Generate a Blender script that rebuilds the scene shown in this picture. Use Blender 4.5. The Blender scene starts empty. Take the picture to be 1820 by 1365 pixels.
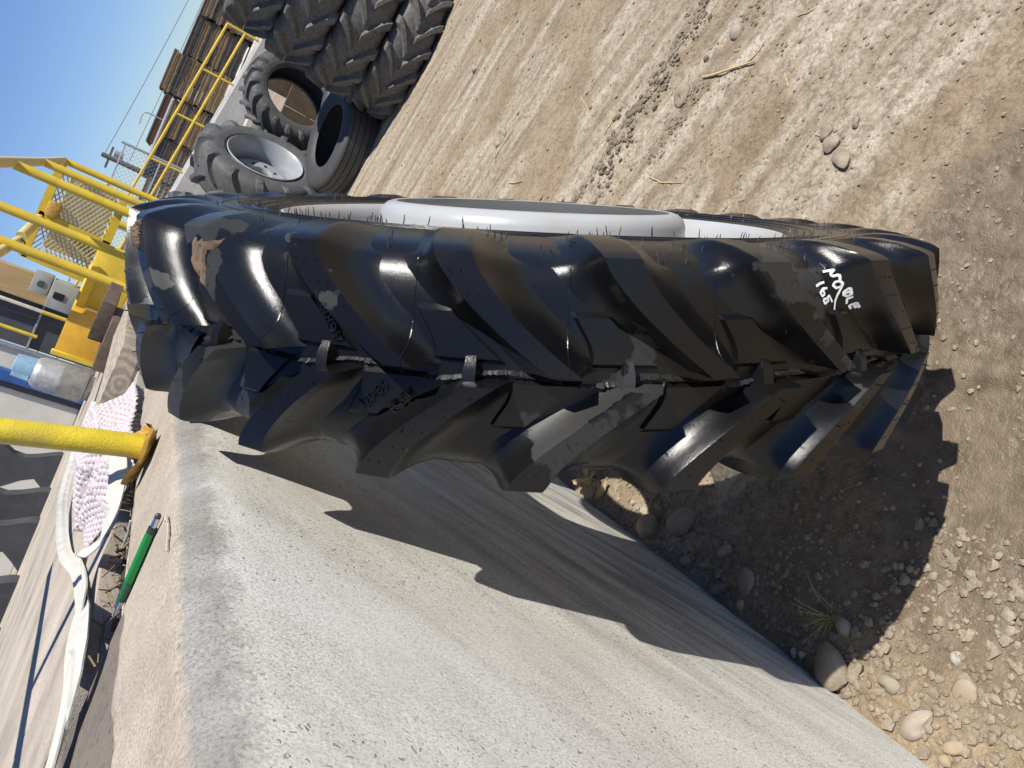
import bpy, bmesh, math, random
import numpy as np
from mathutils import Vector, Matrix, Euler
from mathutils.bvhtree import BVHTree

random.seed(7)
rng = np.random.default_rng(11)
scene = bpy.context.scene
COL = scene.collection

# ---------------------------------------------------------------- camera
cam_data = bpy.data.cameras.new('camera')
cam = bpy.data.objects.new('camera', cam_data)
COL.objects.link(cam)
scene.camera = cam
cam_data.sensor_width = 36.0
cam_data.lens = 36.0 * 1367.0 / 1820.0
cam_data.clip_start = 0.02
cam_data.clip_end = 3000.0
# the photograph was taken with the phone held on its side: world up points to the left of the frame
_x = Vector((0.41704272, -0.39779576, -0.81721105))
_y = Vector((0.90667160, 0.24482227, 0.34352389))
_z = Vector((0.06341912, -0.88420619, 0.46277146))
cam.matrix_world = Matrix(((_x.x, _y.x, _z.x, 0.349), (_x.y, _y.y, _z.y, 0.0),
                           (_x.z, _y.z, _z.z, 1.340), (0, 0, 0, 1)))

# ---------------------------------------------------------------- sky, sun, exposure
SUN_DIR = Vector((-1.0, 0.632, -2.191)).normalized()      # direction the light travels
SUN_EL = math.asin(-SUN_DIR.z)
SUN_ROT = math.atan2(-SUN_DIR.x, -SUN_DIR.y)
world = bpy.data.worlds.new('World')
scene.world = world
world.use_nodes = True
wn = world.node_tree
wn.nodes.clear()
sky_tex = wn.nodes.new('ShaderNodeTexSky')
sky_tex.sky_type = 'NISHITA'
sky_tex.sun_disc = False
sky_tex.sun_elevation = SUN_EL
sky_tex.sun_rotation = SUN_ROT
sky_tex.altitude = 1200
sky_tex.air_density = 1.15
sky_tex.dust_density = 0.25
sky_tex.ozone_density = 1.5
bg = wn.nodes.new('ShaderNodeBackground')
bg.inputs['Strength'].default_value = 0.059
wout = wn.nodes.new('ShaderNodeOutputWorld')
tint = wn.nodes.new('ShaderNodeMix')          # white balance of the clear desert sky
tint.data_type = 'RGBA'; tint.blend_type = 'MULTIPLY'; tint.inputs[0].default_value = 1.0
tint.inputs[7].default_value = (0.93, 1.12, 1.52, 1)
wn.links.new(sky_tex.outputs[0], tint.inputs[6])
wn.links.new(tint.outputs[2], bg.inputs[0])
wn.links.new(bg.outputs[0], wout.inputs[0])

sun_data = bpy.data.lights.new('sun', 'SUN')
sun_data.energy = 4.9
sun_data.angle = math.radians(0.53)
sun_data.color = (1.0, 0.955, 0.88)
sun = bpy.data.objects.new('sun', sun_data)
COL.objects.link(sun)
sun.location = (6, -4, 12)
sun.rotation_euler = SUN_DIR.to_track_quat('-Z', 'Y').to_euler()

scene.view_settings.view_transform = 'Standard'
scene.view_settings.look = 'None'
scene.view_settings.exposure = 0.5
scene.view_settings.gamma = 1.0
scene.view_settings.use_curve_mapping = False
try:
    scene.cycles.max_bounces = 5
    scene.cycles.diffuse_bounces = 3
    scene.cycles.glossy_bounces = 3
    scene.cycles.transparent_max_bounces = 5
    scene.cycles.use_adaptive_sampling = True
    scene.cycles.adaptive_threshold = 0.02
except Exception:
    pass

# ---------------------------------------------------------------- node helpers
def new_mat(name):
    m = bpy.data.materials.new(name)
    m.use_nodes = True
    nt = m.node_tree
    b = nt.nodes['Principled BSDF']
    return m, nt, b

def N(nt, typ, ins=None, **props):
    n = nt.nodes.new(typ)
    for k, v in props.items():
        setattr(n, k, v)
    for k, v in (ins or {}).items():
        s = n.inputs[k]
        if isinstance(v, bpy.types.NodeSocket):
            nt.links.new(v, s)
        else:
            s.default_value = v
    return n

def coords(nt, obj=None, scale=(1, 1, 1), rot=(0, 0, 0), kind='Object'):
    t = nt.nodes.new('ShaderNodeTexCoord')
    if obj is not None:
        t.object = obj
    mp = N(nt, 'ShaderNodeMapping', {'Vector': t.outputs[kind], 'Scale': scale, 'Rotation': rot})
    return mp.outputs[0]

def world_coords(nt, scale=(1, 1, 1), rot=(0, 0, 0)):
    # turned first, then stretched: (scale > 1 packs the pattern tighter along that axis)
    g = nt.nodes.new('ShaderNodeNewGeometry')
    mp = N(nt, 'ShaderNodeMapping', {'Vector': g.outputs['Position'], 'Scale': tuple(1.0 / s for s in scale), 'Rotation': rot}, vector_type='TEXTURE')
    return mp.outputs[0]

def noise(nt, vec, scale, detail=4, rough=0.55, dist=0.0):
    return N(nt, 'ShaderNodeTexNoise', {'Vector': vec, 'Scale': scale, 'Detail': detail, 'Roughness': rough, 'Distortion': dist}).outputs['Fac']

def ramp(nt, fac, stops, interp='LINEAR'):
    r = N(nt, 'ShaderNodeValToRGB', {'Fac': fac})
    r.color_ramp.interpolation = interp
    els = r.color_ramp.elements
    while len(els) < len(stops):
        els.new(0.5)
    for e, (p, c) in zip(els, stops):
        e.position = p
        e.color = (c[0], c[1], c[2], 1) if not isinstance(c, (int, float)) else (c, c, c, 1)
    return r.outputs[0]

def mixc(nt, fac, a, b, blend='MIX'):
    m = nt.nodes.new('ShaderNodeMix')
    m.data_type = 'RGBA'
    m.blend_type = blend
    for idx, v in ((0, fac), (6, a), (7, b)):
        s = m.inputs[idx]
        if isinstance(v, bpy.types.NodeSocket):
            nt.links.new(v, s)
        else:
            s.default_value = v if idx == 0 else (v[0], v[1], v[2], 1)
    return m.outputs[2]

def math_n(nt, op, a, b=0.0, c=0.0, clamp=False):
    m = nt.nodes.new('ShaderNodeMath')
    m.operation = op
    m.use_clamp = clamp
    for i, v in enumerate((a, b, c)):
        if isinstance(v, bpy.types.NodeSocket):
            nt.links.new(v, m.inputs[i])
        else:
            m.inputs[i].default_value = v
    return m.outputs[0]

def bump(nt, h, strength, dist, normal=None):
    ins = {'Height': h, 'Strength': strength, 'Distance': dist}
    if normal is not None:
        ins['Normal'] = normal
    return N(nt, 'ShaderNodeBump', ins).outputs[0]

def setb(nt, b, **kw):
    names = {'color': 'Base Color', 'rough': 'Roughness', 'metal': 'Metallic', 'normal': 'Normal', 'spec': 'Specular IOR Level',
             'coat': 'Coat Weight', 'coatr': 'Coat Roughness', 'alpha': 'Alpha', 'trans': 'Transmission Weight', 'sss': 'Subsurface Weight'}
    for k, v in kw.items():
        s = b.inputs[names[k]]
        if isinstance(v, bpy.types.NodeSocket):
            nt.links.new(v, s)
        elif k == 'color':
            s.default_value = (v[0], v[1], v[2], 1)
        else:
            s.default_value = v

def simple(name, col, rough=0.6, metal=0.0, var=0.25, nscale=14.0, bumpd=0.002, dirt=None, dirt_amt=0.4):
    """painted / plain surface with tone variation, grime and fine relief"""
    m, nt, b = new_mat(name)
    v = world_coords(nt)
    n1 = noise(nt, v, nscale, 6)
    dark = tuple(c * (1 - var) for c in col)
    lite = tuple(min(1, c * (1 + var * 0.6)) for c in col)
    c = ramp(nt, n1, [(0.3, dark), (0.7, lite)])
    if dirt is not None:
        n2 = noise(nt, v, nscale * 0.45, 8, 0.65)
        f = ramp(nt, n2, [(0.52, 0.0), (0.7, dirt_amt)])
        c = mixc(nt, f, c, dirt)
    n3 = noise(nt, v, nscale * 9, 4)
    setb(nt, b, color=c, rough=rough, metal=metal, normal=bump(nt, n3, 0.35, bumpd))
    return m

# ---------------------------------------------------------------- mesh helpers
class MB:
    def __init__(self):
        self.v = []; self.f = []; self.mi = []
    def add(self, verts, faces, mi=0):
        o = len(self.v)
        self.v.extend([tuple(p) for p in verts])
        for f in faces:
            self.f.append(tuple(i + o for i in f)); self.mi.append(mi)
    def box(self, c, s, rot=None, mi=0, taper=1.0):
        hx, hy, hz = s[0] / 2, s[1] / 2, s[2] / 2
        P = []
        for z in (-hz, hz):
            k = taper if z > 0 else 1.0
            for x, y in ((-hx, -hy), (hx, -hy), (hx, hy), (-hx, hy)):
                P.append(Vector((x * k, y * k, z)))
        if rot is not None:
            R = rot if isinstance(rot, Matrix) else Euler(rot).to_matrix()
            P = [R @ p for p in P]
        c = Vector(c)
        self.add([p + c for p in P], [(0, 3, 2, 1), (4, 5, 6, 7), (0, 1, 5, 4), (1, 2, 6, 5), (2, 3, 7, 6), (3, 0, 4, 7)], mi)
    def tube(self, pts, r, n=10, caps=True, mi=0, rr=None):
        pts = [Vector(p) for p in pts]
        rings = []
        prev = None
        for i, p in enumerate(pts):
            if i == 0: t = pts[1] - p
            elif i == len(pts) - 1: t = p - pts[i - 1]
            else: t = (pts[i + 1] - p).normalized() + (p - pts[i - 1]).normalized()
            t.normalize()
            if prev is None:
                a = t.cross(Vector((0, 0, 1)))
                if a.length < 1e-3: a = t.cross(Vector((1, 0, 0)))
            else:
                a = prev - t * prev.dot(t)
            a.normalize(); prev = a
            bb = t.cross(a)
            rad = rr[i] if rr is not None else r
            rings.append([p + (a * math.cos(k * 2 * math.pi / n) + bb * math.sin(k * 2 * math.pi / n)) * rad for k in range(n)])
        V = [q for R in rings for q in R]
        Fc = []
        for i in range(len(rings) - 1):
            for k in range(n):
                k2 = (k + 1) % n
                Fc.append((i * n + k, i * n + k2, (i + 1) * n + k2, (i + 1) * n + k))
        if caps:
            Fc.append(tuple(range(n - 1, -1, -1)))
            Fc.append(tuple((len(rings) - 1) * n + k for k in range(n)))
        self.add(V, Fc, mi)
    def lathe(self, prof, n=48, axis='x', closed=False, mi=0, c=(0, 0, 0), a0=0.0, a1=2 * math.pi):
        """prof: (axial, radius) points turned round the axis"""
        full = abs(a1 - a0 - 2 * math.pi) < 1e-6
        m = len(prof)
        V = []
        cnt = n if full else n + 1
        for k in range(cnt):
            t = a0 + (a1 - a0) * k / n
            s, co = math.sin(t), math.cos(t)
            for o, r in prof:
                if axis == 'x': V.append((c[0] + o, c[1] + r * s, c[2] + r * co))
                elif axis == 'z': V.append((c[0] + r * co, c[1] + r * s, c[2] + o))
                else: V.append((c[0] + r * s, c[1] + o, c[2] + r * co))
        Fc = []
        mm = m if closed else m - 1
        for k in range(n):
            k2 = (k + 1) % cnt
            for i in range(mm):
                j = (i + 1) % m
                q = (k * m + i, k * m + j, k2 * m + j, k2 * m + i)
                Fc.append(q if axis != 'z' else q[::-1])
        self.add(V, Fc, mi)
    def grid(self, P, mi=0, flip=False):
        P = np.asarray(P); a, b = P.shape[:2]
        V = P.reshape(-1, 3)
        Fc = []
        for i in range(a - 1):
            for j in range(b - 1):
                q = (i * b + j, i * b + j + 1, (i + 1) * b + j + 1, (i + 1) * b + j)
                Fc.append(q[::-1] if flip else q)
        self.add(V.tolist(), Fc, mi)
    def mesh(self, name, mats, smooth=True, sharp=35):
        me = bpy.data.meshes.new(name)
        me.from_pydata(self.v, [], self.f)
        for m in (mats if isinstance(mats, (list, tuple)) else [mats]):
            me.materials.append(m)
        if any(self.mi):
            me.polygons.foreach_set('material_index', self.mi)
        if smooth:
            me.polygons.foreach_set('use_smooth', [True] * len(me.polygons))
            if sharp is not None:
                me.set_sharp_from_angle(angle=math.radians(sharp))
        me.update()
        return me
    def build(self, name, mats, parent=None, loc=(0, 0, 0), rot=(0, 0, 0), smooth=True, sharp=35):
        return place(name, self.mesh(name, mats, smooth, sharp), parent, loc, rot)

def place(name, me, parent=None, loc=(0, 0, 0), rot=(0, 0, 0), scale=None):
    o = bpy.data.objects.new(name, me)
    COL.objects.link(o)
    o.location = loc; o.rotation_euler = rot
    if scale is not None: o.scale = scale
    if parent is not None: o.parent = parent
    return o

def tag(o, label=None, cat=None, group=None, kind=None):
    if label: o['label'] = label
    if cat: o['category'] = cat
    if group: o['group'] = group
    if kind: o['kind'] = kind
    return o

def thing(name, loc, label, cat, group=None, rot=(0, 0, 0)):
    o = bpy.data.objects.new(name, None)
    o.empty_display_size = 0.1
    COL.objects.link(o)
    o.location = loc; o.rotation_euler = rot
    return tag(o, label, cat, group)

def bevel_box(size, bev=0.01, seg=2, jitter=0.0, seed=0):
    bm = bmesh.new()
    bmesh.ops.create_cube(bm, size=1.0)
    for v in bm.verts:
        v.co = Vector((v.co.x * size[0], v.co.y * size[1], v.co.z * size[2]))
    bmesh.ops.bevel(bm, geom=list(bm.edges), offset=bev, segments=seg, affect='EDGES', profile=0.6)
    if jitter:
        r = random.Random(seed)
        for v in bm.verts:
            v.co += Vector((r.uniform(-1, 1), r.uniform(-1, 1), r.uniform(-1, 1))) * jitter
    me = bpy.data.meshes.new('box')
    bm.to_mesh(me); bm.free()
    me.polygons.foreach_set('use_smooth', [True] * len(me.polygons))
    me.set_sharp_from_angle(angle=math.radians(40))
    return me

def withmat(me, *mats):
    for m in mats: me.materials.append(m)
    return me

# value noise in numpy (heights of the ground, bruises of edges)
def _hash(ix, iy, seed):
    h = (ix * 374761393 + iy * 668265263 + seed * 974711) & 0x7fffffff
    h = (h ^ (h >> 13)) * 1274126177 & 0x7fffffff
    return ((h ^ (h >> 16)) & 0xffff) / 65535.0
def vnoise(x, y, seed=0):
    x = np.asarray(x, float); y = np.asarray(y, float)
    ix = np.floor(x).astype(np.int64); iy = np.floor(y).astype(np.int64)
    fx = x - ix; fy = y - iy
    fx = fx * fx * (3 - 2 * fx); fy = fy * fy * (3 - 2 * fy)
    a = _hash(ix, iy, seed); b = _hash(ix + 1, iy, seed); c = _hash(ix, iy + 1, seed); d = _hash(ix + 1, iy + 1, seed)
    return (a * (1 - fx) + b * fx) * (1 - fy) + (c * (1 - fx) + d * fx) * fy
def fbm(x, y, seed=0, oct=4, gain=0.5):
    s = 0; a = 1.0; t = 0
    for k in range(oct):
        s = s + a * vnoise(x * 2 ** k, y * 2 ** k, seed + k * 17); t += a; a *= gain
    return s / t
def sstep(a, b, x):
    t = np.clip((x - a) / (b - a), 0, 1)
    return t * t * (3 - 2 * t)
# ================================================================ MATERIALS
def mat_rubber_wet(tex_obj):
    m, nt, b = new_mat('dressed_rubber')
    v = coords(nt, tex_obj)
    big = noise(nt, v, 5.0, 2, 0.5, 0.6)
    edge = noise(nt, v, 38, 5, 0.6)
    film = math_n(nt, 'ADD', big, math_n(nt, 'MULTIPLY', math_n(nt, 'SUBTRACT', edge, 0.5), 0.2))
    sx = N(nt, 'ShaderNodeSeparateXYZ', {'Vector': v})
    film = math_n(nt, 'ADD', film, N(nt, 'ShaderNodeMapRange', {'Value': sx.outputs[2], 'From Min': 0.45, 'From Max': 1.3, 'To Min': -0.07, 'To Max': 0.05}).outputs[0])
    film = math_n(nt, 'ADD', film, math_n(nt, 'MULTIPLY', N(nt, 'ShaderNodeMapRange', {'Value': sx.outputs[0], 'From Min': -0.02, 'From Max': -0.1}).outputs[0], 0.05))
    dry = ramp(nt, film, [(0.605, 0.0), (0.617, 1.0)])            # dry islands in the wet dressing
    dust = ramp(nt, noise(nt, v, 90, 6, 0.7), [(0.45, 0.0), (0.8, 0.35)])
    c = mixc(nt, dry, (0.0055, 0.0055, 0.0058), (0.027, 0.027, 0.026))
    c = mixc(nt, math_n(nt, 'MULTIPLY', dust, dry), c, (0.04, 0.037, 0.032))
    r = N(nt, 'ShaderNodeMapRange', {'Value': dry, 'To Min': 0.25, 'To Max': 0.5}).outputs[0]
    r = math_n(nt, 'ADD', r, math_n(nt, 'MULTIPLY', math_n(nt, 'SUBTRACT', noise(nt, v, 20, 4), 0.5), 0.16))
    fine = noise(nt, v, 620, 2, 0.7)
    med = noise(nt, v, 60, 3)
    nrm = bump(nt, fine, 0.3, 0.0008)
    nrm = bump(nt, med, 0.15, 0.0015, nrm)
    setb(nt, b, color=c, rough=r, normal=nrm, spec=0.4)
    return m

def mat_rubber_old(name, base=(0.05, 0.05, 0.052), dust=(0.17, 0.155, 0.13), amt=0.5, rough=0.72):
    m, nt, b = new_mat(name)
    v = world_coords(nt)
    n1 = noise(nt, v, 7, 6, 0.6)
    n2 = noise(nt, v, 45, 6, 0.65)
    c = ramp(nt, n1, [(0.3, tuple(x * 0.7 for x in base)), (0.7, tuple(x * 1.3 for x in base))])
    f = ramp(nt, n2, [(0.4, 0.05), (0.75, amt)])
    c = mixc(nt, f, c, dust)
    setb(nt, b, color=c, rough=rough, normal=bump(nt, n2, 0.4, 0.004))
    return m

def mat_concrete(name, base, spots=True, streak=(1, 1, 1), tint=(0.3, 0.29, 0.27), pit=1.0, grain=1.0, rot=(0, 0, 0)):
    m, nt, b = new_mat(name)
    v = world_coords(nt)
    vs = world_coords(nt, streak, rot)
    big = noise(nt, vs, 3.2, 4, 0.62)
    med = noise(nt, v, 13, 4, 0.65)
    fin = noise(nt, v, 170, 2, 0.7)
    gr = noise(nt, v, 430, 1, 0.6)
    c = ramp(nt, big, [(0.3, tuple(x * 0.58 for x in base)), (0.47, base), (0.66, tuple(min(0.85, x * 1.3) for x in base))])
    c = mixc(nt, ramp(nt, med, [(0.42, 0.0), (0.72, 0.5)]), c, tint)
    c = mixc(nt, ramp(nt, fin, [(0.32, 0.75 * grain), (0.54, 0.0)]), c, tuple(x * 0.45 for x in base))
    c = mixc(nt, ramp(nt, gr, [(0.5, 0.0), (0.72, 0.6 * grain)]), c, tuple(min(0.9, x * 1.5) for x in base))
    h = math_n(nt, 'ADD', math_n(nt, 'MULTIPLY', fin, 0.7), math_n(nt, 'MULTIPLY', gr, 0.5))
    if spots:
        vd = world_coords(nt, (1, 0.8, 1.7), (0.5, 0, 0))
        wob = N(nt, 'ShaderNodeTexNoise', {'Vector': vd, 'Scale': 90.0, 'Detail': 1.0}).outputs['Color']
        vw = mixc(nt, 0.014, vd, wob, 'ADD')
        pits = []
        for sc, th, keep in ((85.0, 0.36, 0.45), (30.0, 0.2, 0.7)):
            vo = N(nt, 'ShaderNodeTexVoronoi', {'Vector': vw, 'Scale': sc})
            sel = ramp(nt, N(nt, 'ShaderNodeSeparateColor', {'Color': vo.outputs['Color']}).outputs[0], [(keep, 0.0), (keep + 0.02, 1.0)])
            dots = ramp(nt, vo.outputs['Distance'], [(th * 0.6, 1.0), (th, 0.0)])
            pits.append(math_n(nt, 'MULTIPLY', sel, dots))
        p = math_n(nt, 'MAXIMUM', pits[0], pits[1])
        patch = ramp(nt, noise(nt, v, 4, 3), [(0.4, 0.1), (0.62, 1.0)])
        p = math_n(nt, 'MULTIPLY', math_n(nt, 'MULTIPLY', p, patch), pit)
        c = mixc(nt, p, c, (0.045, 0.043, 0.04))
        h = math_n(nt, 'SUBTRACT', h, math_n(nt, 'MULTIPLY', p, 1.6))
    setb(nt, b, color=c, rough=0.9, normal=bump(nt, h, 0.7, 0.003), spec=0.25)
    return m

def grains(nt, vec, scale, smooth=False):
    vo = N(nt, 'ShaderNodeTexVoronoi', {'Vector': vec, 'Scale': scale})
    return vo.outputs['Distance'], N(nt, 'ShaderNodeSeparateColor', {'Color': vo.outputs['Color']}).outputs[0]

def mat_dirt():
    m, nt, b = new_mat('dirt')
    v = world_coords(nt)
    vst = world_coords(nt, (0.22, 2.9, 1), (0, 0, -0.49))           # scrape marks across the yard
    wet = N(nt, 'ShaderNodeAttribute', attribute_name='wet').outputs['Fac']
    hard = N(nt, 'ShaderNodeAttribute', attribute_name='hard').outputs['Fac']
    big = noise(nt, v, 2.2, 4, 0.6)
    st = noise(nt, vst, 3.4, 4, 0.62)
    med = noise(nt, v, 24, 3, 0.65)
    wv = mixc(nt, 0.02, v, N(nt, 'ShaderNodeTexNoise', {'Vector': v, 'Scale': 40.0, 'Detail': 2.0}).outputs['Color'], 'ADD')
    d1, r1 = grains(nt, wv, 75.0)
    d2, r2 = grains(nt, v, 290.0)
    c = ramp(nt, big, [(0.3, (0.175, 0.128, 0.08)), (0.5, (0.25, 0.19, 0.122)), (0.7, (0.32, 0.252, 0.168))])
    hardc = ramp(nt, st, [(0.34, (0.20, 0.15, 0.096)), (0.48, (0.29, 0.238, 0.172)), (0.62, (0.40, 0.345, 0.27))])
    c = mixc(nt, hard, c, hardc)
    c = mixc(nt, ramp(nt, med, [(0.36, 0.55), (0.52, 0.0)]), c, (0.15, 0.11, 0.072))
    tone = ramp(nt, r2, [(0.0, 0.74), (0.5, 1.0), (0.85, 1.08), (1.0, 1.3)])
    c = mixc(nt, 0.75, c, tone, 'MULTIPLY')
    c = mixc(nt, ramp(nt, d1, [(0.55, 0.0), (0.85, 0.5)]), c, (0.11, 0.082, 0.056))  # gaps between grains darkened in colour, like crevice shade
    wc = ramp(nt, med, [(0.35, (0.105, 0.08, 0.055)), (0.65, (0.165, 0.128, 0.09))])
    c = mixc(nt, math_n(nt, 'MULTIPLY', wet, 0.88), c, wc)
    r = N(nt, 'ShaderNodeMapRange', {'Value': wet, 'To Min': 0.95, 'To Max': 0.48}).outputs[0]
    loose = ramp(nt, noise(nt, v, 7, 3), [(0.38, 0.15), (0.62, 1.0)])
    h = math_n(nt, 'MULTIPLY', math_n(nt, 'SUBTRACT', 1.0, d1), loose)
    h = math_n(nt, 'ADD', h, math_n(nt, 'MULTIPLY', math_n(nt, 'SUBTRACT', 1.0, d2), 0.3))
    h = math_n(nt, 'ADD', h, math_n(nt, 'MULTIPLY', med, 0.8))
    setb(nt, b, color=c, rough=r, normal=bump(nt, h, 0.75, 0.0045), spec=0.3)
    return m

def mat_clod(name='clod_earth', k=1.0):
    m, nt, b = new_mat(name)
    v = world_coords(nt)
    n1 = noise(nt, v, 22, 4)
    n2 = noise(nt, v, 240, 4, 0.7)
    c = ramp(nt, n1, [(0.3, (0.2 * k, 0.16 * k, 0.115 * k)), (0.7, (0.36 * k, 0.3 * k, 0.225 * k))])
    c = mixc(nt, ramp(nt, n2, [(0.3, 0.5), (0.6, 0)]), c, (0.12 * k, 0.095 * k, 0.07 * k))
    setb(nt, b, color=c, rough=0.95, normal=bump(nt, n2, 0.6, 0.002), spec=0.2)
    return m

def mat_stone(name, col):
    m, nt, b = new_mat(name)
    v = coords(nt)
    n1 = noise(nt, v, 26, 5, 0.6)
    n2 = noise(nt, v, 300, 4, 0.7)
    dust = noise(nt, world_coords(nt), 40, 4)
    c = ramp(nt, n1, [(0.3, tuple(x * 0.72 for x in col)), (0.7, tuple(min(1, x * 1.2) for x in col))])
    c = mixc(nt, ramp(nt, dust, [(0.35, 0.15), (0.62, 0.8)]), c, (0.30, 0.24, 0.17))
    setb(nt, b, color=c, rough=0.75, normal=bump(nt, n2, 0.3, 0.001))
    return m

def mat_wood(name, a, bcol, scale=(3, 40, 40), rings=False):
    m, nt, b = new_mat(name)
    v = coords(nt, None, scale)
    n1 = noise(nt, v, 1.0, 6, 0.65, 1.2)
    c = ramp(nt, n1, [(0.3, a), (0.7, bcol)])
    if rings:
        v2 = coords(nt)
        wv = N(nt, 'ShaderNodeTexWave', {'Vector': v2, 'Scale': 11.0, 'Distortion': 6.0, 'Detail': 3.0, 'Detail Scale': 1.6}, wave_type='RINGS', rings_direction='Y')
        c = mixc(nt, ramp(nt, wv.outputs['Fac'], [(0.2, 0.0), (0.75, 0.5)]), c, tuple(x * 0.42 for x in a))
    n2 = noise(nt, world_coords(nt), 150, 4, 0.7)
    c = mixc(nt, ramp(nt, n2, [(0.3, 0.4), (0.55, 0)]), c, tuple(x * 0.4 for x in a))
    setb(nt, b, color=c, rough=0.85, normal=bump(nt, n2, 0.5, 0.002), spec=0.25)
    return m

M = {}
M['dirt'] = mat_dirt()
M['clod'] = mat_clod()
M['mudclod'] = mat_clod('brown_clod', 0.72)
M['gap_shade'] = simple('shade_dark_litter', (0.035, 0.026, 0.019), 0.95, 0, 0.5, 80, 0.01)  # debris in the kerb gap, coloured near black to stand in for shade
M['flash'] = simple('moulding_flash', (0.022, 0.022, 0.022), 0.25, 0, 0.3, 200, 0.0005)
M['mud'] = simple('dried_mud', (0.135, 0.09, 0.055), 0.95, 0, 0.45, 90, 0.006, (0.22, 0.16, 0.105), 0.7)
def mat_dock_edge():
    m, nt, b = new_mat('pitted_dock_concrete')
    v = world_coords(nt)
    g = nt.nodes.new('ShaderNodeNewGeometry')
    s = N(nt, 'ShaderNodeSeparateXYZ', {'Vector': g.outputs['Position']})
    e = math_n(nt, 'ADD', math_n(nt, 'SUBTRACT', 1.186, s.outputs[2]), s.outputs[0])      # + on the face, - on the top
    wob = math_n(nt, 'MULTIPLY', math_n(nt, 'SUBTRACT', noise(nt, v, 26, 4, 0.7), 0.5), 0.035)
    wob2 = math_n(nt, 'MULTIPLY', math_n(nt, 'SUBTRACT', noise(nt, v, 120, 2, 0.7), 0.5), 0.02)
    e = math_n(nt, 'ADD', e, math_n(nt, 'ADD', wob, wob2))
    top = ramp(nt, math_n(nt, 'ADD', e, 0.5), [(0.468, 1.0), (0.482, 0.0)])
    face = ramp(nt, math_n(nt, 'ADD', e, 0.5), [(0.526, 0.0), (0.556, 1.0)])
    streak = noise(nt, world_coords(nt, (1, 0.6, 2.6), (0.53, 0, 0)), 4.5, 5, 0.68, 0.3)
    blot = noise(nt, v, 9, 3, 0.6)
    fin = noise(nt, v, 150, 2, 0.75)
    fc = ramp(nt, streak, [(0.30, (0.475, 0.455, 0.405)), (0.45, (0.55, 0.53, 0.47)), (0.62, (0.615, 0.60, 0.545))])
    # dark rubbed streaks low on the wall, also painted to deepen the tyre's shade
    shade_zone = math_n(nt, 'MULTIPLY', ramp(nt, s.outputs[2], [(0.45, 1.0), (0.95, 0.0)]), ramp(nt, math_n(nt, 'MULTIPLY', s.outputs[1], 0.25), [(0.16, 0.0), (0.24, 1.0), (0.48, 1.0), (0.7, 0.0)]))
    rub_shade = ramp(nt, noise(nt, world_coords(nt, (1, 0.35, 3.6), (0.53, 0, 0)), 6.5, 4, 0.62, 0.4), [(0.44, 0.0), (0.62, 0.7)])
    fc = mixc(nt, math_n(nt, 'MULTIPLY', shade_zone, rub_shade), fc, (0.20, 0.195, 0.18))
    tc = ramp(nt, blot, [(0.3, (0.30, 0.25, 0.195)), (0.7, (0.39, 0.335, 0.265))])
    ec = ramp(nt, blot, [(0.3, (0.19, 0.178, 0.16)), (0.52, (0.24, 0.23, 0.21)), (0.66, (0.28, 0.272, 0.255)), (0.76, (0.4, 0.395, 0.38))])
    c = mixc(nt, face, ec, fc)
    c = mixc(nt, top, c, tc)
    dg2, rg2 = grains(nt, v, 95.0)
    gr = noise(nt, v, 300, 2, 0.8)
    coarse = ramp(nt, noise(nt, v, 2.4, 2), [(0.38, 0.45), (0.58, 1.0)])
    c = mixc(nt, coarse, c, mixc(nt, 1.0, c, ramp(nt, gr, [(0.3, 0.58), (0.46, 0.97), (0.56, 1.04), (0.72, 1.32)]), 'MULTIPLY'))
    c = mixc(nt, 0.12, c, ramp(nt, rg2, [(0.0, 0.7), (0.15, 1.0), (0.96, 1.02), (1.0, 1.15)]), 'MULTIPLY')
    c = mixc(nt, 0.5, c, ramp(nt, fin, [(0.32, 0.72), (0.5, 1.0), (0.68, 1.1)]), 'MULTIPLY')
    h = math_n(nt, 'ADD', math_n(nt, 'MULTIPLY', fin, 0.3), math_n(nt, 'MULTIPLY', gr, 0.4))
    dens = ramp(nt, noise(nt, v, 3.6, 2), [(0.33, 0.1), (0.55, 1.0)])
    p = None
    for sc, th, keep in ((110.0, 0.27, 0.5), (38.0, 0.12, 0.74)):
        vo = N(nt, 'ShaderNodeTexVoronoi', {'Vector': mixc(nt, 0.010, v, N(nt, 'ShaderNodeTexNoise', {'Vector': v, 'Scale': 150.0, 'Detail': 0.0}).outputs['Color'], 'ADD'), 'Scale': sc})
        sel = ramp(nt, N(nt, 'ShaderNodeSeparateColor', {'Color': vo.outputs['Color']}).outputs[0], [(keep, 0.0), (keep + 0.02, 1.0)])
        q = math_n(nt, 'MULTIPLY', sel, ramp(nt, vo.outputs['Distance'], [(th * 0.7, 1.0), (th, 0.0)]))
        p = q if p is None else math_n(nt, 'MAXIMUM', p, q)
    p = math_n(nt, 'MULTIPLY', math_n(nt, 'MULTIPLY', p, dens), math_n(nt, 'MAXIMUM', face, 0.12))
    c = mixc(nt, math_n(nt, 'MULTIPLY', p, 0.6), c, (0.10, 0.094, 0.085))
    h = math_n(nt, 'SUBTRACT', h, math_n(nt, 'MULTIPLY', p, 1.4))
    setb(nt, b, color=c, rough=0.9, normal=bump(nt, h, 0.4, 0.0018), spec=0.25)
    return m
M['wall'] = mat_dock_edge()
M['floor'] = mat_concrete('dusty_dock_floor', (0.345, 0.30, 0.245), True, (1, 1, 1), (0.37, 0.325, 0.27), pit=0.2, grain=0.45)
M['brownfloor'] = mat_concrete('brown_dock_strip', (0.155, 0.128, 0.106), True, (1, 1, 1), (0.17, 0.145, 0.12), pit=0.5, grain=0.4)
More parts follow.
